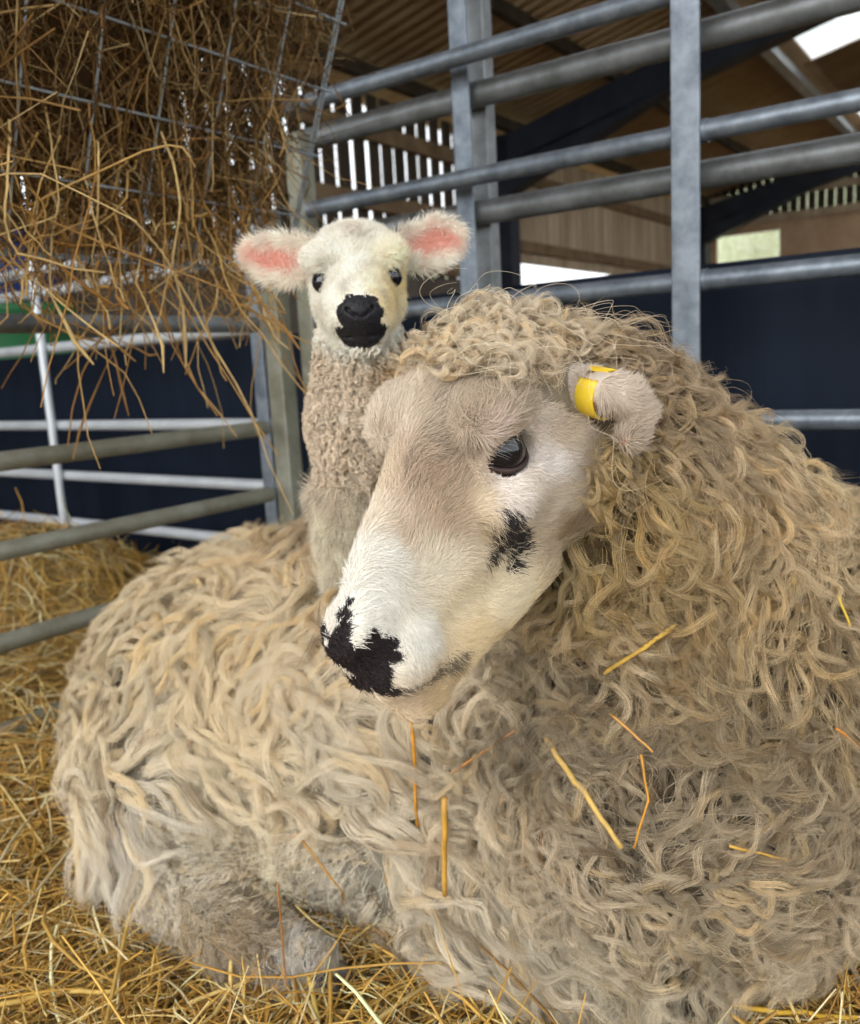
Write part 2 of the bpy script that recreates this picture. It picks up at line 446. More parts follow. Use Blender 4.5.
def surface(f, lo, hi, h):
    """surface nets over sparse blocks -> verts, quads"""
    Nb = 8
    lo = np.asarray(lo, float); n = np.ceil((np.asarray(hi) - lo) / (h * Nb)).astype(int)
    g = np.stack(np.meshgrid(*[np.arange(k) for k in n], indexing='ij'), -1).reshape(-1, 3)
    c = lo + (g + 0.5) * h * Nb
    keep = np.abs(f(c)) < h * Nb * 1.35
    g = g[keep]
    off = np.stack(np.meshgrid(*[np.arange(Nb + 1)] * 3, indexing='ij'), -1).reshape(-1, 3)
    DIM = (n.max() + 2) * Nb
    VK = []; VP = []; E = []
    for s in range(0, len(g), 400):
        gb = g[s:s + 400]
        idx = gb[:, None, :] * Nb + off[None]
        v = f((lo + idx.reshape(-1, 3) * h)).reshape(len(gb), Nb + 1, Nb + 1, Nb + 1)
        sg = v < 0
        acc = np.zeros((len(gb), Nb, Nb, Nb, 3)); cnt = np.zeros((len(gb), Nb, Nb, Nb))
        sl = [slice(0, Nb), slice(1, Nb + 1)]
        for ax in range(3):
            o = [k for k in range(3) if k != ax]
            for d0 in (0, 1):
                for d1 in (0, 1):
                    st = [0, 0, 0]; st[o[0]] = d0; st[o[1]] = d1
                    en = list(st); en[ax] = 1
                    va = v[:, sl[st[0]], sl[st[1]], sl[st[2]]]; vb = v[:, sl[en[0]], sl[en[1]], sl[en[2]]]
                    cr = (va < 0) != (vb < 0)
                    t = np.where(cr, va / np.where(cr, va - vb, 1), 0)
                    for k in range(3):
                        acc[..., k] += cr * (t if k == ax else st[k])
                    cnt += cr
                    if d0 == 0 and d1 == 0:
                        w = np.argwhere(cr)
                        E.append((ax, gb[w[:, 0]] * Nb + w[:, 1:], sg[w[:, 0], w[:, 1], w[:, 2], w[:, 3]]))
        w = np.argwhere(cnt > 0)
        ii = gb[w[:, 0]] * Nb + w[:, 1:]
        q = acc[w[:, 0], w[:, 1], w[:, 2], w[:, 3]] / cnt[w[:, 0], w[:, 1], w[:, 2], w[:, 3]][:, None]
        VK.append((ii[:, 0] * DIM + ii[:, 1]) * DIM + ii[:, 2]); VP.append(lo + (ii + q) * h)
    VK = np.concatenate(VK); VP = np.concatenate(VP)
    o = np.argsort(VK); VK = VK[o]; VP = VP[o]
    Q = []
    for ax, P, s in E:
        o = [(ax + 1) % 3, (ax + 2) % 3]
        ks = []
        ok = np.ones(len(P), bool)
        for d0, d1 in ((0, 0), (-1, 0), (-1, -1), (0, -1)):
            R = P.copy(); R[:, o[0]] += d0; R[:, o[1]] += d1
            k = (R[:, 0] * DIM + R[:, 1]) * DIM + R[:, 2]
            j = np.clip(np.searchsorted(VK, k), 0, len(VK) - 1); ok &= (VK[j] == k); ks.append(j)
        q = np.stack(ks, 1)
        q[~s] = q[~s][:, ::-1]
        Q.append(q[ok])
    return VP, np.concatenate(Q)


def grad(f, p, e=0.002):
    g = np.stack([f(p + np.eye(3)[i] * e) - f(p - np.eye(3)[i] * e) for i in range(3)], 1)
    return unit(g)


def project(f, p, lift=0.0, it=3):
    """push points outside so that f(p) >= lift"""
    for _ in range(it):
        v = f(p); k = v < lift
        if not k.any(): break
        p = p.copy(); p[k] += grad(f, p[k]) * (lift - v[k])[:, None]
    return p


# ------------------------------------------------------------------ the ewe
CB = np.stack([CAMX, CAMY, _F], 1)      # only used to turn measured directions into world directions
def rot(axis, a):
    return np.array(Matrix.Rotation(a, 3, Vector(axis)))
HR = CB @ np.array([[0.735, -0.462, -0.496], [-0.029, -0.753, 0.657], [-0.678, -0.468, -0.567]])
HR = rot(HR[:, 2], math.radians(HEAD_SWING)) @ HR
HO = EYE + CB @ np.array(HEAD_O)
HSV = HEAD_S * np.array([1.0, 0.966, 1.12])
def hl(p): return ((p - HO) @ HR) / HSV       # world -> head local (x near side, y nose, z dorsal)
def hwp(q): return HO + HR @ (HSV * np.asarray(q, float))

ys = np.array([-.13, -.10, -.05, 0, .04, .08, .12, .15, .170, .186, .194])
ww = np.array([.030, .052, .060, .053, .043, .033, .024, .021, .019, .014, .010])
tp = np.array([-.004, .034, .052, .056, .050, .043, .036, .029, .020, .012, .002])
bt = np.array([-.02, -.055, -.085, -.094, -.092, -.087, -.077, -.068, -.061, -.051, -.036])
yf = np.linspace(-.13, .194, 200)
def _sm(a):
    v = np.interp(yf, ys, a); k = np.ones(13) / 13
    return np.convolve(np.pad(v, 6, mode='edge'), k, 'valid')
WW, TP, BT = _sm(ww), _sm(tp), _sm(bt)
EYEC = np.array([0.0385, 0.008, 0.012])
_ea = unit(np.array([0, -.93, -.36])); _eb = np.array([0, -_ea[2], _ea[1]]) * -1
EYR = np.stack([np.array([1.0, 0, 0]), _ea, _eb], 1)
def head_sdf(q):
    """q in head local coordinates"""
    x, y, z = q[:, 0], q[:, 1], q[:, 2]
    yc = np.clip(y, -.13, .194)
    w = np.interp(yc, yf, WW); t = np.interp(yc, yf, TP); b = np.interp(yc, yf, BT)
    zc = (t + b) / 2; hh = (t - b) / 2
    zz = (z - zc) / hh
    wz = w * (1 - 0.20 * np.clip(zz, 0, 1) - 0.30 * np.clip(-zz, 0, 1))
    e = (np.abs(x / wz) ** 2.4 + np.abs(zz) ** 2.4) ** (1 / 2.4)
    f = (e - 1) * np.minimum(w, hh) * 0.9
    dy = np.abs(y - yc); f = np.where(dy > 0, np.sqrt(np.maximum(f, 0) ** 2 + dy ** 2), f)
    ax = np.abs(x); qa = np.stack([ax, y, z], 1)
    f = smin(f, ell(q, (0, -.055, .012), (.057, .064, .041)), .03)
    f = smin(f, ell(qa, (.044, -.006, .036), (.025, .032, .019)), .014)       # brow
    f = smin(f, ell(qa, (.044, .022, -.012), (.018, .034, .015)), .018)       # cheek bone
    f = smin(f, ell(qa, (.038, -.035, -.045), (.030, .050, .040)), .03)       # jaw muscle
    f = smin(f, cap(qa, (.012, .03, -.080), (.010, .160, -.056), .022, .014), .02)
    f = smin(f, ell(qa, (.014, .164, -.028), (.016, .028, .020)), .012)       # upper lip
    f = smin(f, ell(qa, (.0095, .172, .006), (.0105, .020, .014)), .010)       # nostril wing
    f = smin(f, ell(q, (0, .168, -.064), (.020, .022, .012)), .012)           # chin
    f = smax(f, -cap(qa, (.004, .196, -.036), (.024, .178, -.044), .0016, .0022), .004)
    f = smax(f, -cap(qa, (.024, .178, -.044), (.038, .126, -.056), .0026, .0022), .004)
    f = smax(f, -cap(qa, (.010, .197, -.003), (.021, .186, .003), .0036, .0038), .004)
    f = smax(f, -cap(qa, (.021, .186, .003), (.029, .174, .011), .0038, .0016), .004)
    f = smax(f, -cap(q, (0, .200, -.006), (0, .196, -.034), .0014, .0014), .004)
    f = smin(f, ell(qa, EYEC + np.array([-.004, 0, 0]), (.0235, .030, .0235)), .006)
    f = smax(f, -ell(qa, EYEC + np.array([.014, 0, 0]), (.026, .0220, .0155), EYR), .003)
    f = smax(f, -cap(qa, EYEC + np.array([.014, .016, .005]), EYEC + np.array([.012, .030, .003]), .0040, .002), .004)
    return f


EARA = W(580, 388, EAR_D + .004); EARB = W(604, 392, EAR_D - .022); EARB2 = W(624, 398, EAR_D - .026)
EARC = W(637, 412, EAR_D - .022); EARD = W(630, 434, EAR_D - .026)
def ear_sdf(p):
    f = cap(p, EARA, EARB, .0135, .0140)
    f = smin(f, cap(p, EARB, EARB2, .0140, .0125), .006)
    f = smin(f, cap(p, EARB2, EARC, .0125, .0105), .006)
    f = smin(f, cap(p, EARC, EARD, .0105, .0105), .006)
    c = W(612, 424, EAR_D - .040)
    f = smax(f, -ell(p, c, (.016, .02, .014)), .006)
    return f


# body landmarks
POLL = hwp((0, -.085, -.02))
SH = np.array([0.30, 0.93, 0.285]); RU = np.array([-0.27, 1.24, 0.200])
BR = np.stack([unit(RU - SH), unit(np.cross(UP, RU - SH)), np.cross(unit(RU - SH), unit(np.cross(UP, RU - SH)))], 1)
FEARA = hwp((-.05, -.085, .02)); FEARB = hwp((-.125, -.10, -.015))
GAPA = np.array((-.215, .905, .112)); GAPB = np.array((-.085, .862, .085))
def body_sdf(p):
    f = ell(p, (SH * .45 + RU * .55), (.44, .235, .225), BR)
    f = smin(f, ell(p, RU, (.24, .23, .205), BR), .06)
    f = smin(f, ell(p, SH, (.22, .22, .215), BR), .08)
    f = smin(f, ell(p, (0.24, 0.82, 0.24), (.17, .145, .17)), .06)            # brisket and chest
    f = smin(f, cap(p, POLL + np.array([.045, .035, -.045]), SH + np.array([.0, -.05, .09]), .088, .165), .06)  # neck
    f = smin(f, ell(p, (-0.335, 1.10, 0.15), (.125, .15, .135)), .05)         # thigh
    f = smin(f, cap(p, (-.365, 1.01, .07), (-.235, .880, .048), .066, .044), .02)   # hock
    f = smin(f, cap(p, (-.235, .880, .048), (-.160, .838, .040), .044, .030), .015)  # shank
    f = smin(f, cap(p, (-.16, 1.05, .11), (.08, .95, .10), .11, .11), .04)
    f = smin(f, cap(p, (.02, .875, .06), (.19, .80, .06), .060, .055), .05)      # folded foreleg
    f = smin(f, cap(p, (.19, .80, .06), (.36, .86, .06), .055, .060), .05)
    f = smax(f, -cap(p, GAPA, GAPB, .026, .046), .014)
    return smax(f, -(p[:, 2] - 0.006), .02)
def ewe_sdf(p):
    f = body_sdf(p)
    q = hl(p)
    m = (np.abs(q) < .30).all(1)
    g = np.full(len(p), 1.0)
    if m.any(): g[m] = head_sdf(q[m]) * HEAD_S
    f = smin(f, g, .035)
    # keep the face crisp where the head stands clear of the wool
    fq = smin(f, cap(p, FEARA, FEARB, .016, .010), .01); f = fq
    me = np.linalg.norm(p - EARB, axis=1) < .15
    if me.any(): f[me] = smin(f[me], ear_sdf(p[me]), .008)
    return f
ewe = empty('ewe', (0.05, 1.05, 0), 'large cream longwool ewe lying on straw, head turned left, black nose patch', 'sheep')
V, Q = surface(ewe_sdf, (-.62, .25, -.01), (.75, 1.60, .95), 0.0027)
SKIN = mat('ewe_skin', rough=0.7, spec=0.25, attr='tint', noise=(80, (1, 1, 1), 5, .25))
bodyo = mesh_np('body', V, Q, SKIN, ewe, color=np.full((len(V), 3), .5))
EO = hwp(EYEC)
e = MB()
u = np.linspace(0, np.pi, 33)[:, None]; w = np.linspace(0, 2 * np.pi, 65)[None, :-1]
def sphere(c, r, n=32):
    u = np.linspace(0.001, np.pi - .001, n + 1); w = np.arange(2 * n) / (2 * n) * 2 * np.pi
    P = np.stack([np.sin(u)[:, None] * np.cos(w), np.sin(u)[:, None] * np.sin(w), np.repeat(np.cos(u)[:, None], 2 * n, 1)], -1).reshape(-1, 3) * r + c
    i = np.arange(n)[:, None] * 2 * n; j = np.arange(2 * n)[None]
    Qs = np.stack([i + j, i + 2 * n + j, i + 2 * n + (j + 1) % (2 * n), i + (j + 1) % (2 * n)], -1).reshape(-1, 4)
    return P, Qs
EYEM = mat('eyeball', (0.006, 0.006, 0.010), 0.06, 0, 0.6)
LID = mat('dark_eyelid', (0.018, 0.010, 0.009), 0.45, 0, 0.4, noise=(60, (1, 1, 1), 4, .2), col2=(0.05, 0.025, 0.02))
for sx in (1, -1):
    fl = np.array([sx, 1, 1])
    P, Qs = sphere(hwp(EYEC * fl), .0198 * HEAD_S)
    eo = mesh_np('eye', P, Qs, EYEM, ewe)
    th = np.linspace(0, 2 * np.pi, 49)
    a = .0198 * np.cos(th); b = np.where(np.sin(th) > 0, .0132, .0122) * np.sin(th)
    r = .0199
    x = np.sqrt(np.maximum(r ** 2 - a ** 2 - b ** 2, (.0055) ** 2))
    q = np.stack([x, a * _ea[1] + b * _eb[1], a * _ea[2] + b * _eb[2]], 1)
    pts = hwp(EYEC * fl) + 1.05 * (q * fl) @ HR.T
    v, f_ = tube_arrays(pts[None], np.full((1, len(pts)), .0024) + .0008 * np.clip(np.sin(th), 0, 1)[None], 8)
    mesh_np('eyelid', v, f_, LID, ewe)

def pxof(p):
    d = np.asarray(p) - EYE; return (round(CX + FPX * (d @ CAMX) / (d @ _F)), round(CY - FPX * (d @ CAMY) / (d @ _F)))
# ------------------------------------------------------------------ tracing and hair
def trace(pts, f, tmax=1.8):
    """first surface points seen at pixels (n,2)"""
    pts = np.atleast_2d(np.asarray(pts, float))
    d = unit(_F + CAMX * ((pts[:, :1] - CX) / FPX) - CAMY * ((pts[:, 1:2] - CY) / FPX))
    t = np.full(len(pts), 0.25)
    for _ in range(90):
        t = np.minimum(t + f(EYE + d * t[:, None]) * 0.8, tmax)
    return EYE + d * t[:, None]


def lin(c):
    c = np.asarray(c, float) / 255.0
    return np.where(c <= 0.04045, c / 12.92, ((c + 0.055) / 1.055) ** 2.4)


_NZ = np.random.default_rng(11).normal(size=(24, 3)); _NP = np.random.default_rng(12).uniform(0, 6.28, 24)
def wob(p, scale):
    """smooth pseudo noise in about -1..1"""
    a = np.sin((p @ _NZ.T) * scale + _NP)
    return a.sum(1) / 4.0


def sample_mesh(V, Q, n, wt=None):
    a, b, c, d_ = V[Q[:, 0]], V[Q[:, 1]], V[Q[:, 2]], V[Q[:, 3]]
    ar = np.linalg.norm(np.cross(c - a, d_ - b), axis=1) / 2
    if wt is not None: ar = ar * wt
    idx = rng.choice(len(Q), n, p=ar / ar.sum())
    u, v = rng.random((2, n, 1))
    return (a[idx] * (1 - u) + b[idx] * u) * (1 - v) + (d_[idx] * (1 - u) + c[idx] * u) * v


def hair_material(name, rough=0.55, trans=0.25):
    m = bpy.data.materials.new(name); m.use_nodes = True
    nt = m.node_tree; b = nt.nodes['Principled BSDF']; out = nt.nodes['Material Output']
    a = nt.nodes.new('ShaderNodeAttribute'); a.attribute_name = 'tint'
    nt.links.new(a.outputs['Color'], b.inputs['Base Color']); b.inputs['Roughness'].default_value = rough
    b.inputs['Specular IOR Level'].default_value = 0.35
    tr = nt.nodes.new('ShaderNodeBsdfTranslucent'); nt.links.new(a.outputs['Color'], tr.inputs['Color'])
    mx = nt.nodes.new('ShaderNodeMixShader'); mx.inputs['Fac'].default_value = trans
    nt.links.new(b.outputs[0], mx.inputs[1]); nt.links.new(tr.outputs[0], mx.inputs[2]); nt.links.new(mx.outputs[0], out.inputs['Surface'])
    return m


def hair(name, P, R, C, m, parent, kind='stuff'):
    n, k, _ = P.shape
    cu = bpy.data.hair_curves.new(name)
    cu.add_curves([k] * n)
    cu.attributes['position'].data.foreach_set('vector', np.ascontiguousarray(P, dtype=np.float32).ravel())
    ra = cu.attributes.new('radius', 'FLOAT', 'POINT')
    ra.data.foreach_set('value', np.ascontiguousarray(np.broadcast_to(R, (n, k)), dtype=np.float32).ravel())
    ca = cu.attributes.new('tint', 'FLOAT_COLOR', 'CURVE')
    c = np.ones((n, 4), dtype=np.float32); c[:, :3] = C
    ca.data.foreach_set('color', c.ravel())
    cu.materials.append(m)
    o = link(name, cu, parent)
    if kind: o['kind'] = kind
    return o


class Field:
    """colour or vector field from values given at surface points"""
    def __init__(self, f, rows, desat=0.0, gain=1.0):
        rows = np.array(rows, float)
        self.p = nearest(rows[:, :2], f) if f is not ewe_sdf else trace(rows[:, :2], f); self.r = rows[:, 2] * np.linalg.norm(self.p - EYE, axis=1) / FPX
        c = lin(rows[:, 3:6]); g = (c @ np.array([.3, .6, .1]))[:, None]
        c = (c * (1 - desat) + g * desat) * gain * np.array([1.0, .998, .968]); self.c = c / np.maximum(c.max(1, keepdims=True) / .90, 1)
    def __call__(self, p):
        out = np.zeros((len(p), 3)); ws = np.zeros(len(p))
        for q, r, c in zip(self.p, self.r, self.c):
            d2 = ((p - q) ** 2).sum(1) / r ** 2
            w = 1 / (d2 + .15) ** 2
            out += w[:, None] * c; ws += w
        return out / ws[:, None]


def nearest(pts, f, t0=.42, t1=.80):
    """surface points along the rays, or the closest approach for rays that just miss"""
    pts = np.atleast_2d(np.asarray(pts, float))
    d = unit(_F + CAMX * ((pts[:, :1] - CX) / FPX) - CAMY * ((pts[:, 1:2] - CY) / FPX))
    out = []
    for k in d:
        P = EYE + k * np.linspace(t0, t1, 400)[:, None]
        v = f(P); h = np.where(v < 0)[0]
        out.append(P[h[0]] if len(h) else P[np.argmin(v)])
    return np.array(out)


def headf(p): return head_sdf(hl(p))


def blobs(f, rows):
    """spots on a surface: rows of px, py, radius_px; returns signed distance-like function in metres"""
    rows = np.array(rows, float)
    c = nearest(rows[:, :2], headf); r = rows[:, 2] * np.linalg.norm(c - EYE, axis=1) / FPX
    def g(p):
        best = np.full(len(p), 9.0)
        for q, rr in zip(c, r):
            best = np.minimum(best, np.linalg.norm(p - q, axis=1) - rr)
        return best
    return g


NOSE = blobs(ewe_sdf, [(350, 604, 4), (346, 616, 7), (342, 632, 11), (342, 650, 15), (350, 664, 20), (372, 640, 12), (386, 646, 13), (394, 656, 9), (370, 656, 18), (372, 672, 18), (362, 682, 16), (380, 686, 13), (392, 692, 8), (352, 682, 14), (337, 640, 12), (334, 656, 13), (322, 634, 10), (325, 650, 11), (338, 620, 6), (341, 676, 13), (348, 690, 10)])
LIPS = blobs(ewe_sdf, [(398, 693, 7), (408, 689, 7), (418, 684, 7), (427, 679, 7), (436, 673, 8), (446, 665, 9), (455, 657, 7)])
SPOT = blobs(ewe_sdf, [(500, 540, 15), (509, 551, 14), (492, 530, 9), (489, 548, 11), (499, 516, 7), (514, 540, 12), (504, 524, 9)])
def DUCT(p): return cap(hl(p), EYEC + np.array([.016, .014, .004]), EYEC + np.array([.012, .032, .003]), .0056, .0036)
FACEC = Field(headf, [
    (380, 560, 30, 250, 246, 240), (370, 600, 30, 252, 248, 242), (365, 520, 25, 236, 224, 208), (385, 480, 30, 226, 208, 186),
    (420, 480, 35, 196, 172, 150), (440, 520, 30, 206, 184, 160), (400, 540, 28, 222, 204, 184), (430, 570, 30, 240, 230, 214),
    (450, 600, 30, 240, 226, 200), (470, 640, 30, 236, 216, 180), (500, 660, 30, 236, 214, 172), (520, 620, 30, 238, 222, 186),
    (420, 630, 25, 250, 246, 240), (440, 690, 25, 214, 190, 154), (400, 700, 18, 226, 206, 180), (500, 600, 30, 240, 228, 204), (545, 600, 30, 224, 206, 176),
    (400, 430, 30, 226, 212, 196), (440, 410, 35, 206, 190, 172), (480, 400, 30, 196, 178, 158), (450, 440, 25, 190, 170, 150),
    (490, 430, 14, 218, 200, 190), (530, 420, 16, 224, 210, 200), (510, 490, 20, 236, 226, 220), (550, 460, 22, 232, 224, 220),
    (560, 430, 20, 214, 198, 180), (550, 500, 25, 214, 200, 184), (575, 520, 25, 190, 172, 148), (545, 550, 25, 206, 188, 166),
    (475, 500, 14, 222, 206, 182), (480, 525, 12, 200, 180, 150), (590, 470, 25, 180, 162, 140), (600, 385, 25, 230, 216, 206), (635, 430, 20, 210, 188, 178)])
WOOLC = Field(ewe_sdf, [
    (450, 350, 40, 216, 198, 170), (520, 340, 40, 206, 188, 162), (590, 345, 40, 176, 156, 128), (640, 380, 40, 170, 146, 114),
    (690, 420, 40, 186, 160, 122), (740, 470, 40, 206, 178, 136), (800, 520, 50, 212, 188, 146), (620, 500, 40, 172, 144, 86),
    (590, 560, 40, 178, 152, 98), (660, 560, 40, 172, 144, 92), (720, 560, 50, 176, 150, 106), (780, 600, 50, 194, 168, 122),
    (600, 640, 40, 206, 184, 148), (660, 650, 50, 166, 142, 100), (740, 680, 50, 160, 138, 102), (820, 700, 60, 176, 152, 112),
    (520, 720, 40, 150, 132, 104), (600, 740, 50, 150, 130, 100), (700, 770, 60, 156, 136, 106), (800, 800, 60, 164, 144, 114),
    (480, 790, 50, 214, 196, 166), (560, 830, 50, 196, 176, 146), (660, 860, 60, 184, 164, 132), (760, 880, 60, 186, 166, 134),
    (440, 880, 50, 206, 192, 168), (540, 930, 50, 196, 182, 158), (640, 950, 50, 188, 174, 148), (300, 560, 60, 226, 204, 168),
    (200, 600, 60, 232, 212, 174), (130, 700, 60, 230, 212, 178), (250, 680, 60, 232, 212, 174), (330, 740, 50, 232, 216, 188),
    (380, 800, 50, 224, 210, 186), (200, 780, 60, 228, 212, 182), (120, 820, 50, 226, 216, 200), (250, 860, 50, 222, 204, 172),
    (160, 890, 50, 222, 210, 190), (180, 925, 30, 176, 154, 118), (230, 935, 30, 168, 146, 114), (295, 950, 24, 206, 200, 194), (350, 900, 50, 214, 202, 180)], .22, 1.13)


def face_mask(p):
    """1 on the short haired face, 0 in the wool"""
    q = hl(p)
    thr = -0.022 - 0.30 * np.clip(0.055 - q[:, 2], 0, 0.14) - .004
    thr = np.where(q[:, 2] < -.03, thr + (-.03 - q[:, 2]) * 1.15, thr)
    thr = thr + wob(p, 160) * .006
    thr = thr - .035 * np.clip(-q[:, 0] / .05, 0, 1)
    near = (np.abs(q[:, 0]) < .12) & (q[:, 2] < .10) & (q[:, 2] > -.14)
    ear = np.minimum(ear_sdf(p), cap(p, FEARA, FEARB, .016, .010)) < .006
    hd = head_sdf(q) < .022
    return ((q[:, 1] > thr) & near & hd) | ear


def lock_paths(f, roots, comb, L, K, amp, waves, lift0, lift1, curl=0.7, sink=0.6, ring=.5):
    """curving guide paths that lie over a surface; L, amp, waves, lifts are per lock arrays"""
    n = len(roots); p = roots.copy(); out = np.empty((n, K, 3)); N = np.empty((n, K, 3)); Dm = np.empty((n, K, 3))
    nn = grad(f, p); g = comb(p)
    out[:, 0] = p - nn * .002; N[:, 0] = nn
    ph = rng.uniform(0, 6.28, n)
    for j in range(1, K):
        t = j / (K - 1)
        nn = grad(f, p, .004)
        g = unit(g * .65 + comb(p) * .35)
        tg = unit(g - nn * (g * nn).sum(1, keepdims=True))
        up = np.clip(1.2 - 2.6 * t, -.3, 1)
        p = p + unit(tg + nn * up * .9) * (L / (K - 1))[:, None]
        want = lift0 + (lift1 - lift0) * min(1, t * 1.6)
        v = f(p)
        p = p + nn * np.where(v < want, want - v, -(v - want) * sink)[:, None]
        out[:, j] = p; N[:, j] = nn; Dm[:, j] = tg
    Dm[:, 0] = Dm[:, 1]
    S = np.cross(N, Dm)
    t = np.linspace(0, 1, K)[None]
    A = amp[:, None] * t ** curl
    th = 2 * np.pi * waves[:, None] * t + ph[:, None]
    th0 = ph[:, None]
    out = out + S * (A * (np.sin(th) - np.sin(th0) * (1 - t)))[..., None] + N * (A * ring * (1 + np.cos(th)) * t ** .3)[..., None]
    return out, N, S


def strands(paths, N, S, m, r0, r1, frizz, lag=0.06):
    n, K, _ = paths.shape
    a = rng.uniform(0, 6.28, (n, m)); rr = np.sqrt(rng.random((n, m)))
    t = np.linspace(0, 1, K)
    rad = r0[:, None] + (r1[:, None] - r0[:, None]) * t[None] ** 1.3
    # shift strands along their lock so that tips are uneven
    sh = rng.uniform(.68, 1.0, (n, m))
    ti = np.clip(t[None, None] * sh[..., None], 0, 1) * (K - 1)
    i0 = np.minimum(ti.astype(int), K - 2); fr = (ti - i0)[..., None]
    ar = np.arange(n)[:, None, None]
    def pick(X): return X[ar, i0] * (1 - fr) + X[ar, i0 + 1] * fr
    P = pick(paths); NN = pick(N); SS = pick(S)
    tw = a[..., None] + t * rng.uniform(-1.5, 1.5, (n, m, 1))
    q = rad[:, None, :] * rr[..., None]
    P = P + SS * (q * np.cos(tw))[..., None] + NN * (q * np.sin(tw) * .7)[..., None]
    w = rng.normal(size=(n, m, 1, 3)) * frizz * t[None, None, :, None] ** 1.5
    w2 = rng.normal(size=(n, m, 1, 3)) * frizz * .5
    P = P + w + w2 * np.sin(t * 9 + a[..., None])[..., None] * t[None, None, :, None]
    return P.reshape(n * m, K, 3)


def facing(V, Q, full=0.25):
    c = V[Q].mean(1); n = unit(np.cross(V[Q[:, 2]] - V[Q[:, 0]], V[Q[:, 3]] - V[Q[:, 1]]))
    d = unit(EYE - c)
    fc = (n * d).sum(1)
    return c, n, np.where(fc > -.25, 1.0, full)
WOOLM = hair_material('wool_fibres'); FURM = hair_material('face_hair', .5, .2)
cQ, nQ, wQ = facing(V, Q)
fm = face_mask(cQ)
# skin colours
vf = face_mask(V)
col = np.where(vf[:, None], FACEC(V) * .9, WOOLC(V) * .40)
nz = NOSE(V) + wob(V, 420) * .0012
lp = LIPS(V) + wob(V, 420) * .001
sp_ = SPOT(V) + wob(V, 420) * .003
dk = DUCT(V) + wob(V, 400) * .0008
BLACK = np.array([.010, .007, .008])
hq = hl(V)
bare = (nz < 0)
col[bare & vf] = BLACK
col[(lp < 0) & vf] = (.055, .032, .026)
col[(sp_ < 0) & vf] = (.020, .016, .016)
col[(dk < 0) & vf] = (.07, .030, .020)
# dark rim of skin around each eye
for sx in (1, -1):
    e_ = hwp(EYEC * np.array([sx, 1, 1]) + np.array([sx * .013, .003, .001]))
    k = np.linalg.norm((V - e_) @ HR @ EYR / np.array([.9, .0215, .0165]), axis=1) < 1
    col[k] = (.05, .024, .018)
# inside of the ear
k = (np.linalg.norm(V - W(612, 424, EAR_D - .034), axis=1) < .021) & (ear_sdf(V) < .002)
col[k] = lin((176, 128, 112))
c4 = np.ones((len(V), 4), dtype=np.float32); c4[:, :3] = col
bodyo.data.color_attributes['tint'].data.foreach_set('color', c4.ravel())

def comb_face(p):
    q = hl(p)
    g = -HR[:, 1][None] * 1.0 + HR[:, 0][None] * (np.tanh(q[:, 0] / .02) * (.25 + .5 * np.clip(q[:, 1] / .1, 0, 1)))[:, None] - HR[:, 2][None] * (.35 + .5 * (q[:, 2] < .02))[:, None]
    return unit(g + .45 * np.stack([wob(p, 60), wob(p + 3, 60), wob(p + 7, 60)], 1))

NF = int(120000 * DENS)
r = sample_mesh(V, Q, NF, wQ * fm * np.where(hl(cQ)[:, 1] > -.2, 1, .5))
q = hl(r)
nzr = NOSE(r) + wob(r, 420) * .0014 + rng.normal(size=len(r)) * .0009
core = (NOSE(r) < -.009) | ((hl(r)[:, 1] > .186))
def eyedist(p):
    o = np.full(len(p), 9.)
    for sx in (1, -1):
        e_ = hwp((EYEC + np.array([.012, .003, .001])) * np.array([sx, 1, 1])); qq = (p - e_) @ HR; qq[:, 0] *= .4; qq[:, 0] *= sx
        o = np.minimum(o, np.linalg.norm(qq @ EYR / np.array([.02, .0225, .0165]), axis=1))
    return o
eyed = eyedist(r)
keep = (eyed > 1) & ((np.abs((r - W(600, 393, EAR_D - .016)) @ unit(EARB2 - EARA)) > .0105) | (ear_sdf(r) > .004)) & ~(core & (rng.random(len(r)) < .65))
r = r[keep]; q = q[keep]; nzr = nzr[keep]; eyed = eyed[keep]
K = 5
nn = grad(ewe_sdf, r); g = comb_face(r) + rng.normal(size=r.shape) * .22
g = unit(g - nn * (g * nn).sum(1, keepdims=True))
isear = ear_sdf(r) < .004
Lh = rng.uniform(.007, .013, len(r)); Lh = np.where(nzr < .002, .004, Lh); Lh = np.where(q[:, 1] > .15, Lh * .65, Lh)
Lh = np.where(eyed < 1.7, Lh * .45, Lh); Lh = np.where((q[:, 1] < .03) & (q[:, 2] > .02), Lh * 1.3, Lh)
Lh = np.where((q[:, 2] < -.05) & (q[:, 1] < .10), Lh * 1.6, Lh)
t = np.linspace(0, 1, K)[None, :, None]
P = r[:, None] + (g[:, None] * t + nn[:, None] * (.42 * t - .22 * t ** 2)) * Lh[:, None, None] + (rng.normal(size=(len(r), 1, 3)) * .0012) * t ** 2 + np.cross(nn, g)[:, None] * (wob(r, 90) * .35)[:, None, None] * Lh[:, None, None] * t ** 2
c = FACEC(r) * rng.uniform(.82, 1.12, (len(r), 1))
dark = rng.random(len(r)) < np.clip(.16 + .14 * wob(r, 120), 0, .4) * (FACEC(r)[:, 0] < .62)
c[dark] *= .55
c[nzr < 0] = BLACK * rng.uniform(.7, 3.2, ((nzr < 0).sum(), 1)) * np.array([1.15, .95, .9])
k = (LIPS(r) + rng.normal(size=len(r)) * .0018) < 0; c[k] = c[k] * .25 + np.array([.03, .02, .018])
k = (SPOT(r) + wob(r, 300) * .0026 + rng.normal(size=len(r)) * .002) < 0; c[k] = np.array([.022, .018, .018]) * rng.uniform(.6, 3.0, (k.sum(), 1))
k = (DUCT(r) + rng.normal(size=len(r)) * .0008) < 0; c[k] = np.array([.07, .03, .02])
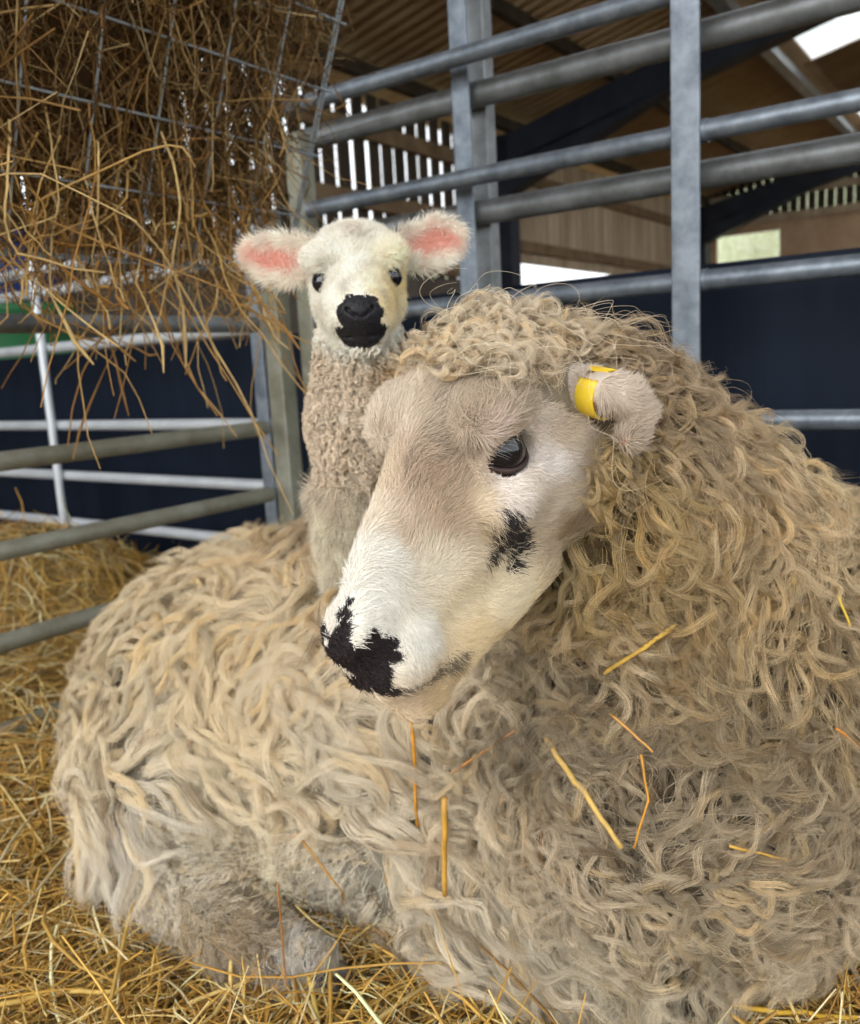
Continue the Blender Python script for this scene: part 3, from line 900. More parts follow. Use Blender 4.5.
hair('face_hair', P, np.array([1, .95, .8, .55, .15])[None] * .00026, np.clip(c, 0, .95), FURM, ewe)

# eyelashes
la = []
for i in range(22):
    th_ = math.pi * (0.12 + .76 * i / 21); a = .0185 * math.cos(th_); b = .0134 * math.sin(th_)
    x = math.sqrt(max(.0199 ** 2 - a * a - b * b, .0055 ** 2)) + .001
    qv = np.array([x, a * _ea[1] + b * _eb[1], a * _ea[2] + b * _eb[2]])
    p0 = hwp(EYEC) + 1.05 * HR @ qv
    dv = HR @ unit(np.array([.85, -.25 + rng.normal() * .15, -.05 - .25 * rng.random()]))
    tt = np.linspace(0, 1, 5)[:, None]
    la.append(p0 + dv * tt * .010 + (HR @ np.array([.0, 0, -.006])) * tt ** 2)
hair('eyelashes', np.array(la), np.array([1, .9, .7, .5, .1])[None] * .00013, np.full((22, 3), .4), FURM, ewe)

# ---- fleece
def comb_wool(p):
    away = unit(p - (SH * .5 + RU * .5)[None] + np.array([0, 0, .05]))
    g = np.tile(np.array([0, 0, -1.0]), (len(p), 1)) * 1.0 + .25 * np.array([-.3, -.5, 0])[None]
    q = hl(p)
    hd = np.clip(1 - np.linalg.norm(p - hwp((0, -.06, 0)), axis=1) / .20, 0, 1)[:, None]
    g = g + hd * 1.2 * (p - hwp((0, -.05, .06)))/.08
    sw = np.stack([wob(p, 20), wob(p + 5, 20), wob(p + 9, 20)], 1) * 1.15 + np.stack([wob(p + 2, 70), wob(p + 4, 70), wob(p + 8, 70)], 1) * .30
    return unit(g + sw)

wm = ~fm
hq = hl(cQ)
dh = np.linalg.norm(cQ - hwp((0, -.055, .01)), axis=1)
top = (dh < .125) & (hq[:, 2] > -.06)
neck = (~top) & (np.linalg.norm(cQ - np.array([.27, .80, .42]), axis=1) < .34) & (cQ[:, 0] > .02)
leg = ((cQ[:, 2] < .150) & (cQ[:, 0] < -.09) & (cQ[:, 0] > -.42) & (cQ[:, 1] < 1.04)) | ((cQ[:, 2] < .20) & (cQ[:, 0] < -.12) & (cQ[:, 0] > -.36) & (cQ[:, 1] < 1.04))
body_ = ~(top | neck | leg)
low = cQ[:, 2] > .012
def make(n, mask, m, L, amp, waves, lift, r0, r1, fz, ring=.5, jit=.3, K=13, rad=.00027, curl=.7, wt=1.0, bright=(.75, 1.15), sat=.0):
    n = int(n * DENS)
    r = sample_mesh(V, Q, n, wQ * mask * wm * low * wt)
    U = lambda ab: rng.uniform(ab[0], ab[1], n)
    Ls = U(L)
    J_ = rng.normal(size=(n, 3)) * jit
    pa, N_, S_ = lock_paths(ewe_sdf, r, lambda p_: unit(comb_wool(p_) + J_), Ls, K, U(amp), U(waves), U((lift[0] * .4, lift[0])), U((lift[0], lift[1])), curl, ring=ring)
    pa[..., 2] = np.maximum(pa[..., 2], .006)
    hp = hl(pa.reshape(-1, 3)); gp = cap(pa.reshape(-1, 3), GAPA, GAPB, .030, .040) < 0
    onface = ((hp[:, 1] > np.where(hp[:, 0] < -.02, -.025, .012)) & (hp[:, 1] < .25) & (np.abs(hp[:, 0]) < .11) & (hp[:, 2] > -.11) & (hp[:, 2] < .11)) | (eyedist(pa.reshape(-1, 3)) < 2.5) | (np.linalg.norm(pa.reshape(-1, 3) - EARB, axis=1) < .034)
    ok = ~(onface | gp).reshape(n, K).any(1)
    pa, N_, S_, r = pa[ok], N_[ok], S_[ok], r[ok]
    n0 = n; n = len(pa); U = lambda ab: rng.uniform(ab[0], ab[1], n)
    P = strands(pa, N_, S_, m, U(r0), U(r1), fz).astype(np.float32)
    P[..., 2] = np.maximum(P[..., 2], .004)
    c = WOOLC(r + rng.normal(size=r.shape) * .012) * U(bright)[:, None]
    wv = rng.random(n); c[wv < .10] *= (.62, .56, .50); c[wv > .86] *= (1.10, 1.03, .88)
    c = np.repeat(c, m, 0) * rng.uniform(.68, 1.22, (n * m, 1))
    t = np.linspace(0, 1, K)
    return P, np.broadcast_to(rad * (1 - .75 * t ** 2.5)[None], (len(P), K)), (c / np.maximum(c.max(1, keepdims=True) / .88, 1)).astype(np.float32)
sets = []
sets.append(make(3500, body_, 60, (.09, .16), (.012, .028), (.6, 1.3), (.012, .034), (.007, .013), (.0010, .0050), .0018, jit=.22, K=13, bright=(.74, 1.55), rad=.00016))
sets.append(make(3000, body_, 12, (.03, .06), (.004, .009), (1., 2.), (.003, .010), (.007, .010), (.004, .006), .003, K=9, bright=(.4, .7)))  # underwool tinted darker, putting shade between the locks into the colour
sets.append(make(3600, neck, 34, (.05, .11), (.007, .018), (.8, 2.2), (.010, .034), (.003, .0065), (.0008, .003), .0019, ring=.7, jit=.5, K=14, bright=(.66, 1.4), rad=.00015))
sets.append(make(2800, neck, 10, (.03, .05), (.004, .008), (1., 2.), (.003, .010), (.006, .009), (.004, .006), .003, K=9, bright=(.35, .65)))  # same for the neck: shade under the locks is in the tint
sets.append(make(900, top, 34, (.034, .060), (.006, .0095), (1.4, 2.6), (.004, .013), (.0030, .0045), (.0006, .0022), .0010, rad=.00014, ring=1., jit=1.0, K=16, bright=(.85, 1.4)))
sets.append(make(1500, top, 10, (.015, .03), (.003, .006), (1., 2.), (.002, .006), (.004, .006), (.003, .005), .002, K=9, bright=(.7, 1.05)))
sets.append(make(3600, leg, 12, (.018, .040), (.003, .006), (1., 2.5), (.002, .008), (.004, .006), (.001, .003), .0015, K=9))
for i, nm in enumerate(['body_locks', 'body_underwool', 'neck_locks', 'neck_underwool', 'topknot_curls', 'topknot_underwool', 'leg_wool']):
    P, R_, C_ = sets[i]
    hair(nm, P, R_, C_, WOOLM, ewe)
    sets[i] = None; del P, R_, C_
# loose flyaway fibres with wide curls
n = int(8000 * DENS)
r = sample_mesh(V, Q, n, wQ * wm * low * np.where(neck, 4., 1.) * np.where(top, 2., 1.))
U = lambda a, b: rng.uniform(a, b, n)
pa, N_, S_ = lock_paths(ewe_sdf, r, comb_wool, U(.04, .10), 14, U(.008, .02), U(.6, 1.8), U(.004, .012), U(.012, .036), .9)
pa[..., 2] = np.maximum(pa[..., 2], .006)
ok = ~((hl(pa.reshape(-1, 3))[:, 0] < -.02) & (np.linalg.norm(pa.reshape(-1, 3) - HO, axis=1) < .22)).reshape(n, 14).any(1) & ~((eyedist(pa.reshape(-1, 3)) < 2.2).reshape(n, 14).any(1))
pa = pa[ok]; r = r[ok]; n = len(pa)
t = np.linspace(0, 1, 14)
hair('loose_fibres', pa, (.00017 * (1 - .7 * t ** 2))[None], np.clip(WOOLC(r) * U(.9, 1.5)[:, None], 0, .95), WOOLM, ewe)
# yellow ear tag: a folded band round the ear
tagm = mat('yellow_tag_plastic', (0.85, 0.60, 0.04), 0.4, 0, 0.4)

tagc, tagd = W(600, 393, EAR_D - .016), unit(EARB2 - EARA)
ta = unit(np.cross(tagd, CAMX * .3 + CAMY)); tb = np.cross(tagd, ta)
th = np.linspace(-.25, 2 * np.pi - .9, 40)
V_ = []; 
for i, a in enumerate(th):
    for (rr_, w_) in ((.0172, -.0085), (.0172, .0085), (.0192, .0085), (.0192, -.0085)):
        V_.append(tagc + (ta * math.cos(a) + tb * math.sin(a)) * rr_ + tagd * w_)
i = np.arange(39)[:, None] * 4; j = np.arange(4)[None]
Qt = np.stack([i + j, i + (j + 1) % 4, i + 4 + (j + 1) % 4, i + 4 + j], -1).reshape(-1, 4)
Qt = np.concatenate([Qt, [[0, 1, 2, 3]], [[156, 159, 158, 157]]])
to = mesh_np('ear_tag', np.array(V_), Qt, tagm, ewe, smooth=False)
bv = to.modifiers.new('bevel', 'BEVEL'); bv.width = .0007; bv.segments = 2
to['label'] = 'yellow plastic tag looped round the ear'

HOOFM = mat('dark_horn_hoof', (0.05, 0.04, 0.035), 0.55, 0, .3, noise=(60, (1, 1, 1), 5, .3), col2=(0.12, 0.10, 0.085))
for sd in (-1, 1):
    P, Qs = sphere(np.zeros(3), 1.0, 20)
    P = P * np.array([.026, .0105, .016]) * (1 - .28 * P[:, :1]); P[:, 2] = np.maximum(P[:, 2], -.011)
    dv = unit(np.array([.075, -.042, -.006])); sv = unit(np.cross(UP, dv)); uv = np.cross(dv, sv)
    P = np.array((-.132, .822, .036)) + P @ np.stack([dv, sv, uv]) + sv * sd * .0115
    mesh_np('hoof', P, Qs, HOOFM, ewe)
# ------------------------------------------------------------------ the lamb
LS_ = unit(np.array([.99, .085, .06])); LN = np.array([.10, -.50, -.86]); LN = unit(LN - LS_ * (LN @ LS_)); LD = np.cross(LS_, LN) * 1.0
if LD[1] < 0: LD = -LD
LR = CB @ np.stack([LS_, LN, LD], 1)
LO = W(357, 279, .91)
LSC = 1.0
def ll(p): return (p - LO) @ LR / LSC
def lwp(q): return LO + LSC * (LR @ np.asarray(q, float))
LEYE = np.array([.0352, .021, .005])
def lamb_head(q):
    qa = np.stack([np.abs(q[:, 0]), q[:, 1], q[:, 2]], 1)
    f = ell(q, (0, -.024, .008), (.050, .048, .041))
    f = smin(f, ell(q, (0, .022, -.012), (.033, .052, .036)), .02)
    f = smin(f, ell(q, (0, .056, -.020), (.030, .034, .029)), .02)
    f = smin(f, ell(qa, (.023, .002, -.024), (.021, .036, .026)), .015)
    f = smin(f, ell(qa, (.034, .006, .024), (.017, .020, .013)), .010)
    f = smin(f, ell(q, (0, .062, -.040), (.020, .024, .014)), .008)
    f = smin(f, ell(q, (0, .074, -.010), (.019, .016, .013)), .008)
    f = smin(f, ell(qa, LEYE - np.array([.004, .002, 0]), (.011, .012, .011)), .004)
    f = smax(f, -ell(qa, LEYE + np.array([.006, .005, 0]), (.0120, .0105, .0092)), .002)
    f = smax(f, -cap(qa, (.003, .090, -.0125), (.0125, .084, -.006), .0016, .0022), .002)
    f = smax(f, -cap(qa, (.0, .096, -.033), (.017, .076, -.036), .0012, .0012), .002)
    f = smax(f, -cap(q, (0, .094, -.014), (0, .096, -.032), .0008, .0008), .002)
    return f
def earR(sx):
    a = math.radians(7 if sx < 0 else 13)
    ax_ = np.array([sx * math.cos(a), -.20, math.sin(a)]); ax_ = unit(ax_)
    nf = np.array([0.0, 1.0, .25]); nf = unit(nf - ax_ * (nf @ ax_)); up = np.cross(ax_, nf) * (-sx)
    return np.stack([ax_, nf, up], 1)
EARM = {s: earR(s) for s in (-1, 1)}
EARC_ = {s: np.array([s * .041, -.022, .018]) for s in (-1, 1)}
def lamb_ear(q, s):
    u = (q - EARC_[s]) @ EARM[s]
    t = np.clip(u[:, 0] / .078, 0, 1)
    w = np.interp(t, [0, .15, .4, .7, .9, 1], [.014, .019, .0245, .022, .013, .005])
    u2 = np.stack([u[:, 0] - np.clip(u[:, 0], 0, .078), u[:, 1] + .25 * u[:, 2] ** 2 / .02 * -1.0 + .006 * t, u[:, 2] - .004 * np.sin(t * 3.1)], 1)
    r = np.sqrt((u2[:, 2] / w) ** 2 + (u2[:, 1] / .0045) ** 2)
    f = (r - 1) * .0045
    return np.where(np.abs(u2[:, 0]) > 0, np.sqrt(np.maximum(f, 0) ** 2 + u2[:, 0] ** 2), f)
def backz(x, y):
    zz = np.linspace(.65, .1, 500); P = np.stack([np.full(500, x), np.full(500, y), zz], 1)
    v = body_sdf(P); k = np.where(v < 0)[0]
    return zz[k[0]] if len(k) else .35
feet = []
for (px, d) in ((343, 1.03), (384, 1.06)):
    p = W(px, 600, d); p[2] = backz(p[0], p[1]) + .016; feet.append(p)
for (x, y) in ((-.055, 1.17), (.02, 1.20)):
    feet.append(np.array([x, y, backz(x, y) + .016]))
NK = W(360, 345, .955); CH = W(361, 425, .975); SHL = W(362, 420, 1.03); RUL = np.array([-.005, 1.20, CH[2] - .005])
EL1 = W(345, 490, .985); EL2 = W(384, 494, 1.01)
def lamb_sdf(p):
    g = lamb_head(ll(p))
    q = ll(p)
    for s in (-1, 1): g = smin(g, lamb_ear(q, s), .006)
    f = cap(p, lwp((0, -.030, -.010)), CH, .034, .048)
    f = smin(f, cap(p, NK, CH, .034, .048), .02)
    f = smin(f, cap(p, SHL, RUL, .060, .062), .03)
    f = smin(f, cap(p, CH, EL1, .036, .030), .02)
    f = smin(f, cap(p, CH, EL2, .036, .025), .02)
    for k, e in ((0, EL1), (1, EL2)):
        kn = e * .45 + feet[k] * .55 + np.array([0, -.008, 0])
        f = smin(f, cap(p, e, kn, .029, .021), .012)
        f = smin(f, cap(p, kn, feet[k], .021, .016), .010)
    for k in (2, 3):
        h = RUL + np.array([-.03 if k == 2 else .03, 0.01, -.02]); hk = feet[k] + np.array([0, .035, .075]); st = h * .5 + hk * .5 + np.array([0, -.02, 0])
        f = smin(f, cap(p, h, st, .045, .030), .02); f = smin(f, cap(p, st, hk, .030, .015), .012); f = smin(f, cap(p, hk, feet[k], .014, .012), .01)
    f = smin(f, cap(p, RUL + np.array([0, .05, .02]), RUL + np.array([0.01, .085, -.09]), .014, .010), .012)
    return smin(f, g, .012)
lamb = empty('lamb', tuple(feet[0] - np.array([0, 0, .016])), 'small white lamb with black muzzle standing on the back of the ewe', 'lamb')
LV, LQ = surface(lamb_sdf, (-.30, .72, .30), (.14, 1.38, .92), .0018)
q = ll(LV)
LHM = np.linalg.norm(LV - lwp((0, .01, 0)), axis=1) < .085
def lmask_muzzle(q, n=0):
    f = np.minimum(ell(q, (0, .086, -.012), (.0235, .028, .019)), ell(q, (0, .078, -.034), (.030, .026, .0155)))
    return f + n
def inner_ear(q):
    o = np.full(len(q), 9.)
    for s in (-1, 1):
        u = (q - EARC_[s]) @ EARM[s]
        o = np.minimum(o, np.where(u[:, 1] > -.004, ((u[:, 0] - .040) / .036) ** 2 + ((u[:, 2] - .002) / .0150) ** 2, 9.))
    return o
def isear_l(q): return np.minimum(lamb_ear(q, -1), lamb_ear(q, 1)) < .004
def lamb_col(p):
    q = ll(p)
    head = np.clip((np.linalg.norm(q / np.array([.075, .12, .072]), axis=1) - 1) * 6, 0, 1)[:, None]
    face = lin((250, 244, 230)) * (1 - .0) + 0 * q[:, :1]
    yel = np.clip((q[:, 0] - .0) / .03, 0, 1)[:, None] * np.clip(1 - np.abs(q[:, 2] + .005) / .05, 0, 1)[:, None]
    face = face * (1 - yel * .75) + lin((236, 208, 130)) * yel * .75
    poll = np.clip(1 - np.linalg.norm((q - np.array([.0, -.01, .058])) / np.array([.016, .03, .03]), axis=1), 0, 1)[:, None]
    face = face * (1 - poll * .6) + lin((176, 146, 120)) * poll * .6
    h = p[:, 2:3]
    leg = np.clip((EL1[2] + .02 - h) / .05, 0, 1)
    bod = lin((236, 220, 198)) * (1 - leg) + lin((252, 240, 216)) * leg
    sd = np.exp(-np.linalg.norm(p - W(400, 372, .94), axis=1)[:, None] ** 2 / .025 ** 2)
    bod = bod * (1 - sd) + lin((214, 168, 84)) * sd
    c = face * (1 - head) + bod * head
    e = isear_l(q)[:, None]
    return np.where(e, lin((250, 238, 222)), c)
lc_ = lamb_col(LV) * .92
_q = ll(LV); _b = (np.linalg.norm(_q / np.array([.066, .11, .07]), axis=1) > 1) & ~isear_l(_q)
lc_[_b] *= .68
ie = inner_ear(q); pk = np.clip(1.35 - ie, 0, 1)[:, None] * ((ie < 9)[:, None])
lc_ = lc_ * (1 - pk) + lin((236, 164, 140)) * pk
mz = lmask_muzzle(q, wob(LV, 500) * .0012)
lc_[mz < 0] = (.012, .011, .014)
for s in (-1, 1):
    lc_[np.linalg.norm((q - LEYE * np.array([s, 1, 1]) - np.array([s * .004, .005, 0])), axis=1) < .0118] = (.03, .02, .018)
hoof = np.zeros(len(LV), bool)
for f_ in feet: hoof |= (np.linalg.norm(LV - f_, axis=1) < .017)
lc_[hoof] = (.10, .085, .07)
LSKIN = mat('lamb_skin', rough=0.6, spec=0.3, attr='tint', noise=(120, (1, 1, 1), 4, .15))
mesh_np('body', LV, LQ, LSKIN, lamb, color=np.clip(lc_, 0, .95))
for s in (-1, 1):
    P, Qs = sphere(lwp((LEYE - np.array([.0005, 0, 0])) * np.array([s, 1, 1])), .0120, 24)
    mesh_np('eye', P, Qs, EYEM, lamb)
# coats
cL, nL, wL = facing(LV, LQ, .4)
qL = ll(cL); headL = (np.linalg.norm(qL / np.array([.062, .105, .066]), axis=1) < 1.05) | isear_l(qL) | ((qL[:, 1] > -.03) & (np.linalg.norm(qL, axis=1) < .085) & (qL[:, 2] > -.055))
footL = cL[:, 2] < EL1[2] + .01 + .006 * wob(cL, 90)
n = int(120000 * DENS)
r = sample_mesh(LV, LQ, n, wL * (headL | footL) * 1.0)
q = ll(r); nn = grad(lamb_sdf, r)
mzr = lmask_muzzle(q, wob(r, 500) * .0012 + rng.normal(size=n) * .0006); ie = inner_ear(q)
ed = np.minimum(*[np.linalg.norm(q - LEYE * np.array([s, 1, 1]) - np.array([s * .004, .005, 0]), axis=1) for s in (-1, 1)])
keep = (ed > .0128) & ~((mzr < 0) & (rng.random(n) < .9)) & ~((ie < .9) & (rng.random(n) < .70))
r, q, nn, mzr, ie = r[keep], q[keep], nn[keep], mzr[keep], ie[keep]
ear = isear_l(q)
g = np.where(ear[:, None], (np.sign(q[:, :1]) * LR[:, 0][None] * 1.0), -LR[:, 1][None] + LR[:, 0][None] * (np.sign(q[:, :1]) * .35) + LR[:, 2][None] * np.where(q[:, 2:3] > 0, .2, -.5))
low_ = r[:, 2] < EL1[2] + .01
g = np.where(low_[:, None], np.array([0, 0, -1.0])[None], g) + rng.normal(size=r.shape) * .5 + .5 * np.stack([wob(r, 110), wob(r + 2, 110), wob(r + 4, 110)], 1)
g = unit(g - nn * (g * nn).sum(1, keepdims=True))
Lh = rng.uniform(.008, .015, len(r)); Lh = np.where(q[:, 1] > .05, Lh * .6, Lh); Lh = np.where(low_, Lh * 1.5, Lh); Lh = np.where(ed[keep] < .019, Lh * .6, Lh); Lh = np.where(ear, Lh * 1.15, Lh); Lh = np.where(mzr < .002, .0025, Lh)
t = np.linspace(0, 1, 5)[None, :, None]
P = r[:, None] + (g[:, None] * t + nn[:, None] * (np.where(low_, 1.3, .75)[:, None, None] * t - .35 * t ** 2)) * Lh[:, None, None] + rng.normal(size=(len(r), 1, 3)) * .0014 * t ** 2
c = lamb_col(r) * rng.uniform(.85, 1.1, (len(r), 1)) * np.where(low_, rng.uniform(.6, 1.1, len(r)), 1)[:, None] * np.clip(1 + .12 * wob(r, 260), .7, 1.15)[:, None]
c[mzr < 0] = (.012, .011, .014)
pk = (np.clip(1.3 - ie, 0, 1) * (ie < 9))[:, None]; c = c * (1 - pk) + lin((240, 180, 162)) * pk
hair('face_hair', P, np.array([1, .95, .8, .5, .15])[None] * .00026, np.clip(c, 0, .95), FURM, lamb)
def comb_lamb(p): return unit(np.array([[0, 0, -1.0]]) + .8 * np.stack([wob(p, 130), wob(p + 3, 130), wob(p + 6, 130)], 1))
n = int(7600 * DENS)
r = sample_mesh(LV, LQ, n, wL * (~headL & ~footL))
U = lambda a, b: rng.uniform(a, b, n)
pa, N_, S_ = lock_paths(lamb_sdf, r, comb_lamb, U(.010, .018), 10, U(.0018, .0032), U(1.2, 2.4), U(.001, .002), U(.003, .007), .5, ring=1.)
P = strands(pa, N_, S_, 12, U(.0016, .0024), U(.0006, .0014), .0005)
c = np.repeat(lamb_col(r) * U(.7, 1.12)[:, None], 12, 0)
t = np.linspace(0, 1, 10)
hair('curly_coat', P, (.00022 * (1 - .6 * t ** 2))[None], np.clip(c, 0, .95), WOOLM, lamb)
# ------------------------------------------------------------------ straw bedding
def bedz(x, y):
    x = np.asarray(x, float); y = np.asarray(y, float)
    c1 = W(48, 600, 2.55); c2 = W(-120, 640, 2.3)
    z = .012 + .010 * np.sin(x * 9 + y * 4) * np.sin(y * 11 - x * 3)
    z = z + .22 * np.exp(-(((x - c1[0]) / .30) ** 2 + ((y - c1[1]) / .30) ** 2)) + .12 * np.exp(-(((x - c2[0]) / .3) ** 2 + ((y - c2[1]) / .3) ** 2))
    z = z + .04 * np.exp(-(((x - .62) / .20) ** 2 + ((y - .92) / .3) ** 2))
    return np.maximum(z, .004)
BEDM = mat('matted_straw', (0.20, 0.125, 0.045), 0.9, 0, 0.15, noise=(45, (1, 1, 1), 10, .3), col2=(0.42, 0.29, 0.11), bump=(1.0, .02))
gx, gy = np.meshgrid(np.linspace(-2.6, 2.2, 150), np.linspace(-.9, 3.4, 110), indexing='ij')
VG = np.stack([gx, gy, bedz(gx, gy)], -1).reshape(-1, 3)
i = np.arange(149)[:, None] * 110; j = np.arange(109)[None]
QG = np.stack([i + j, i + 110 + j, i + 111 + j, i + 1 + j], -1).reshape(-1, 4)
base_ = mesh_np('straw_bed', VG, QG, BEDM); prop(base_, 'matted golden straw bed under the ewe', 'straw bedding', kind='stuff')
STC = np.array([lin(c) for c in [(222, 182, 96), (206, 160, 74), (236, 206, 134), (190, 144, 66), (246, 226, 176), (170, 124, 60), (214, 170, 84)]])
def straws(n, area, Lr, rr, lift, tiltmax, cull=True):
    x = rng.uniform(area[0], area[1], n); y = rng.uniform(area[2], area[3], n)
    a = rng.uniform(0, 2 * np.pi, n); L = rng.uniform(*Lr, n); ti = rng.normal(size=n) * tiltmax
    d_ = np.stack([np.cos(a) * np.cos(ti), np.sin(a) * np.cos(ti), np.abs(np.sin(ti))], 1)
    t = np.linspace(-.5, .5, 6)
    c = np.stack([x, y, np.zeros(n)], 1)
    P = c[:, None] + d_[:, None] * (L[:, None] * t)[..., None]
    bend = rng.normal(size=(n, 1, 3)) * L[:, None, None] * .07
    P = P + bend * (1 - 4 * t ** 2)[None, :, None]
    kink = rng.random(n) < .25
    P[kink, 3:] += (rng.normal(size=(kink.sum(), 1, 3)) * .02) * np.arange(1, 4)[None, :, None] * .6
    zz = bedz(P[..., 0], P[..., 1]) + rng.uniform(0, lift, n)[:, None]
    P[..., 2] = zz + np.abs(P[..., 2])
    if cull:
        v = body_sdf(P[:, 2:4].mean(1)); ve = np.minimum(body_sdf(P[:, 0]), body_sdf(P[:, 5])); k = (v > -.005) & (ve > -.03); P = P[k]; L = L[k]
    m = len(P)
    r = rng.uniform(*rr, m)[:, None] * np.array([.8, 1, 1, 1, 1, .7])[None]
    v, q = tube_arrays(P, r, 4, flat=.55)
    col_ = STC[rng.integers(0, len(STC), m)] * rng.uniform(.6, 1.25, (m, 1))
    return v, q, np.repeat(col_, 24, 0)
def near_straw(n, area, Lr, rr, lift, tl):
    return straws(n, area, Lr, rr, lift, tl)
sets_ = [near_straw(int(9000 * DENS), (-1.1, 1.0, .62, 1.5), (.03, .16), (.0006, .0020), .030, .22),
         near_straw(int(8000 * DENS), (-2.4, -.3, 1.2, 3.0), (.04, .20), (.0008, .0024), .035, .25),
         near_straw(int(4500 * DENS), (-1.0, .9, .60, 1.05), (.02, .09), (.0004, .0010), .040, .35),
         near_straw(int(500 * DENS), (-1.2, 1.0, .62, 1.4), (.12, .30), (.0016, .0030), .04, .15),
         near_straw(int(4500 * DENS), (-1.6, 1.9, -.8, .75), (.05, .18), (.0007, .0022), .035, .22),
         near_straw(int(1500 * DENS), (.3, 1.6, .6, 1.5), (.04, .16), (.0008, .0022), .05, .3)]
vs, qs, cs, o = [], [], [], 0
for v, q, c in sets_:
    vs.append(v); qs.append(q + o); cs.append(c); o += len(v)
so = mesh_np('loose_straw', np.concatenate(vs), np.concatenate(qs), STRAW, smooth=True, color=np.clip(np.concatenate(cs), 0, .95))
prop(so, 'loose golden straw stalks scattered over the bed and heaped behind the left hurdle', 'straw', kind='stuff')

# ------------------------------------------------------------------ hay rack
RK = W(98, 15, 1.07); RV = unit(-UP + .42 * E1); RU_ = E2; RW = unit(np.cross(RU_, RV)); RW = RW if RW @ E1 > 0 else -RW
def RP(u, v, w=0.): return RK + RU_ * u + RV * v + RW * w
rack = empty('hay_rack', RP(0, .32, .1), 'galvanised wire mesh hay rack hanging at upper left, stuffed with hay', 'hay rack')
for k in range(-7, 5):
    u = k * .1
    MB().tube([RP(u, -.35, -.012), RP(u, .0, -.012), RP(u, .30, -.012)], [.0021] * 3, 8).build('vertical_wire', WIRE, rack)
for k in range(-3, 4):
    MB().tube([RP(-.75, k * .1, -.016), RP(.42, k * .1, -.016)], [.0019] * 2, 8).build('horizontal_wire', WIRE, rack)
    MB().tube([RP(.42, k * .1, -.016), RP(.42, k * .1, .22)], [.0019] * 2, 8).build('end_wire', WIRE, rack)
MB().tube([RP(.42, -.35), RP(.42, .30)], [.0026] * 2, 8).build('frame_rod', WIRE, rack)
MB().tube([RP(-.75, .30), RP(.42, .30)], [.0026] * 2, 8).build('frame_rod', WIRE, rack)
HC = np.array([lin(c) for c in [(172, 132, 74), (150, 110, 58), (196, 158, 96), (128, 92, 50), (214, 182, 124), (164, 120, 62), (112, 82, 48)]])
def hay_stems(n, u, v, w, L, rr, K=8, ang=None, curve=.35, droop=0.):
    p = np.stack([rng.uniform(*u, n), rng.uniform(*v, n), rng.uniform(*w, n)], 1)
    a = rng.uniform(0, np.pi * 2, n) if ang is None else rng.normal(ang[0], ang[1], n)
    el = rng.normal(size=n) * .35
    d_ = np.stack([np.cos(a) * np.cos(el), np.sin(a) * np.cos(el), np.sin(el)], 1)
    Ls = rng.uniform(*L, n); t = np.linspace(-.5, .5, K)
    s1 = rng.normal(size=(n, 1, 3)) * Ls[:, None, None] * curve; s2 = rng.normal(size=(n, 1, 3)) * Ls[:, None, None] * curve * .4
    Q_ = p[:, None] + d_[:, None] * (Ls[:, None] * t)[..., None] + s1 * (t ** 2 * 1.5)[None, :, None] + s2 * np.sin(t * 9)[None, :, None] * .5
    Q_[..., 1] += droop * (t[None] + .5) ** 2 * Ls[:, None]
    Pw = RK + Q_[..., :1] * RU_ + Q_[..., 1:2] * RV + Q_[..., 2:] * RW
    r = rng.uniform(*rr, n)[:, None] * np.linspace(1.1, .5, K)[None]
    vv, q = tube_arrays(Pw, r, 3)
    c = HC[rng.integers(0, len(HC), n)] * np.array([.85, .86, .95]) * rng.uniform(.45, 1.1, (n, 1))
    return vv, q, np.repeat(c, 3 * K, 0)
def hay_hang(n, u, v, w, L, rr, K=12):
    p = np.stack([rng.uniform(*u, n), rng.uniform(*v, n), rng.uniform(*w, n)], 1)
    Ls = rng.uniform(*L, n); t = np.linspace(0, 1, K)
    d_ = RK + p[:, :1] * RU_ + p[:, 1:2] * RV + p[:, 2:] * RW
    side = rng.normal(size=(n, 3)) * .22; side[:, 2] = 0
    Pw = d_[:, None] + (side[:, None] * t[None, :, None] - UP * t[None, :, None]) * Ls[:, None, None]
    Pw = Pw + rng.normal(size=(n, 1, 3)) * .10 * Ls[:, None, None] * np.sin(t * 3.14 * rng.uniform(1, 2.6, (n, 1)))[..., None]
    Pw += (rng.normal(size=(n, K, 3)) * .0016)
    k = rng.uniform(.3, .8, n)[:, None]; kk = (t[None] > k) * (t[None] - k)
    Pw += rng.normal(size=(n, 1, 3)) * (kk * Ls[:, None] * .8)[..., None]
    r = rng.uniform(*rr, n)[:, None] * np.linspace(1.1, .55, K)[None]
    hd = rng.random(n) < .18
    r[hd, -3:] *= np.array([2.0, 2.8, 1.2])
    vv, q = tube_arrays(Pw, r, 4)
    c = HC[[0, 2, 4, 5]][rng.integers(0, 4, n)] * rng.uniform(.85, 1.3, (n, 1))
    return vv, q, np.repeat(c, 4 * K, 0)
D_ = DENS
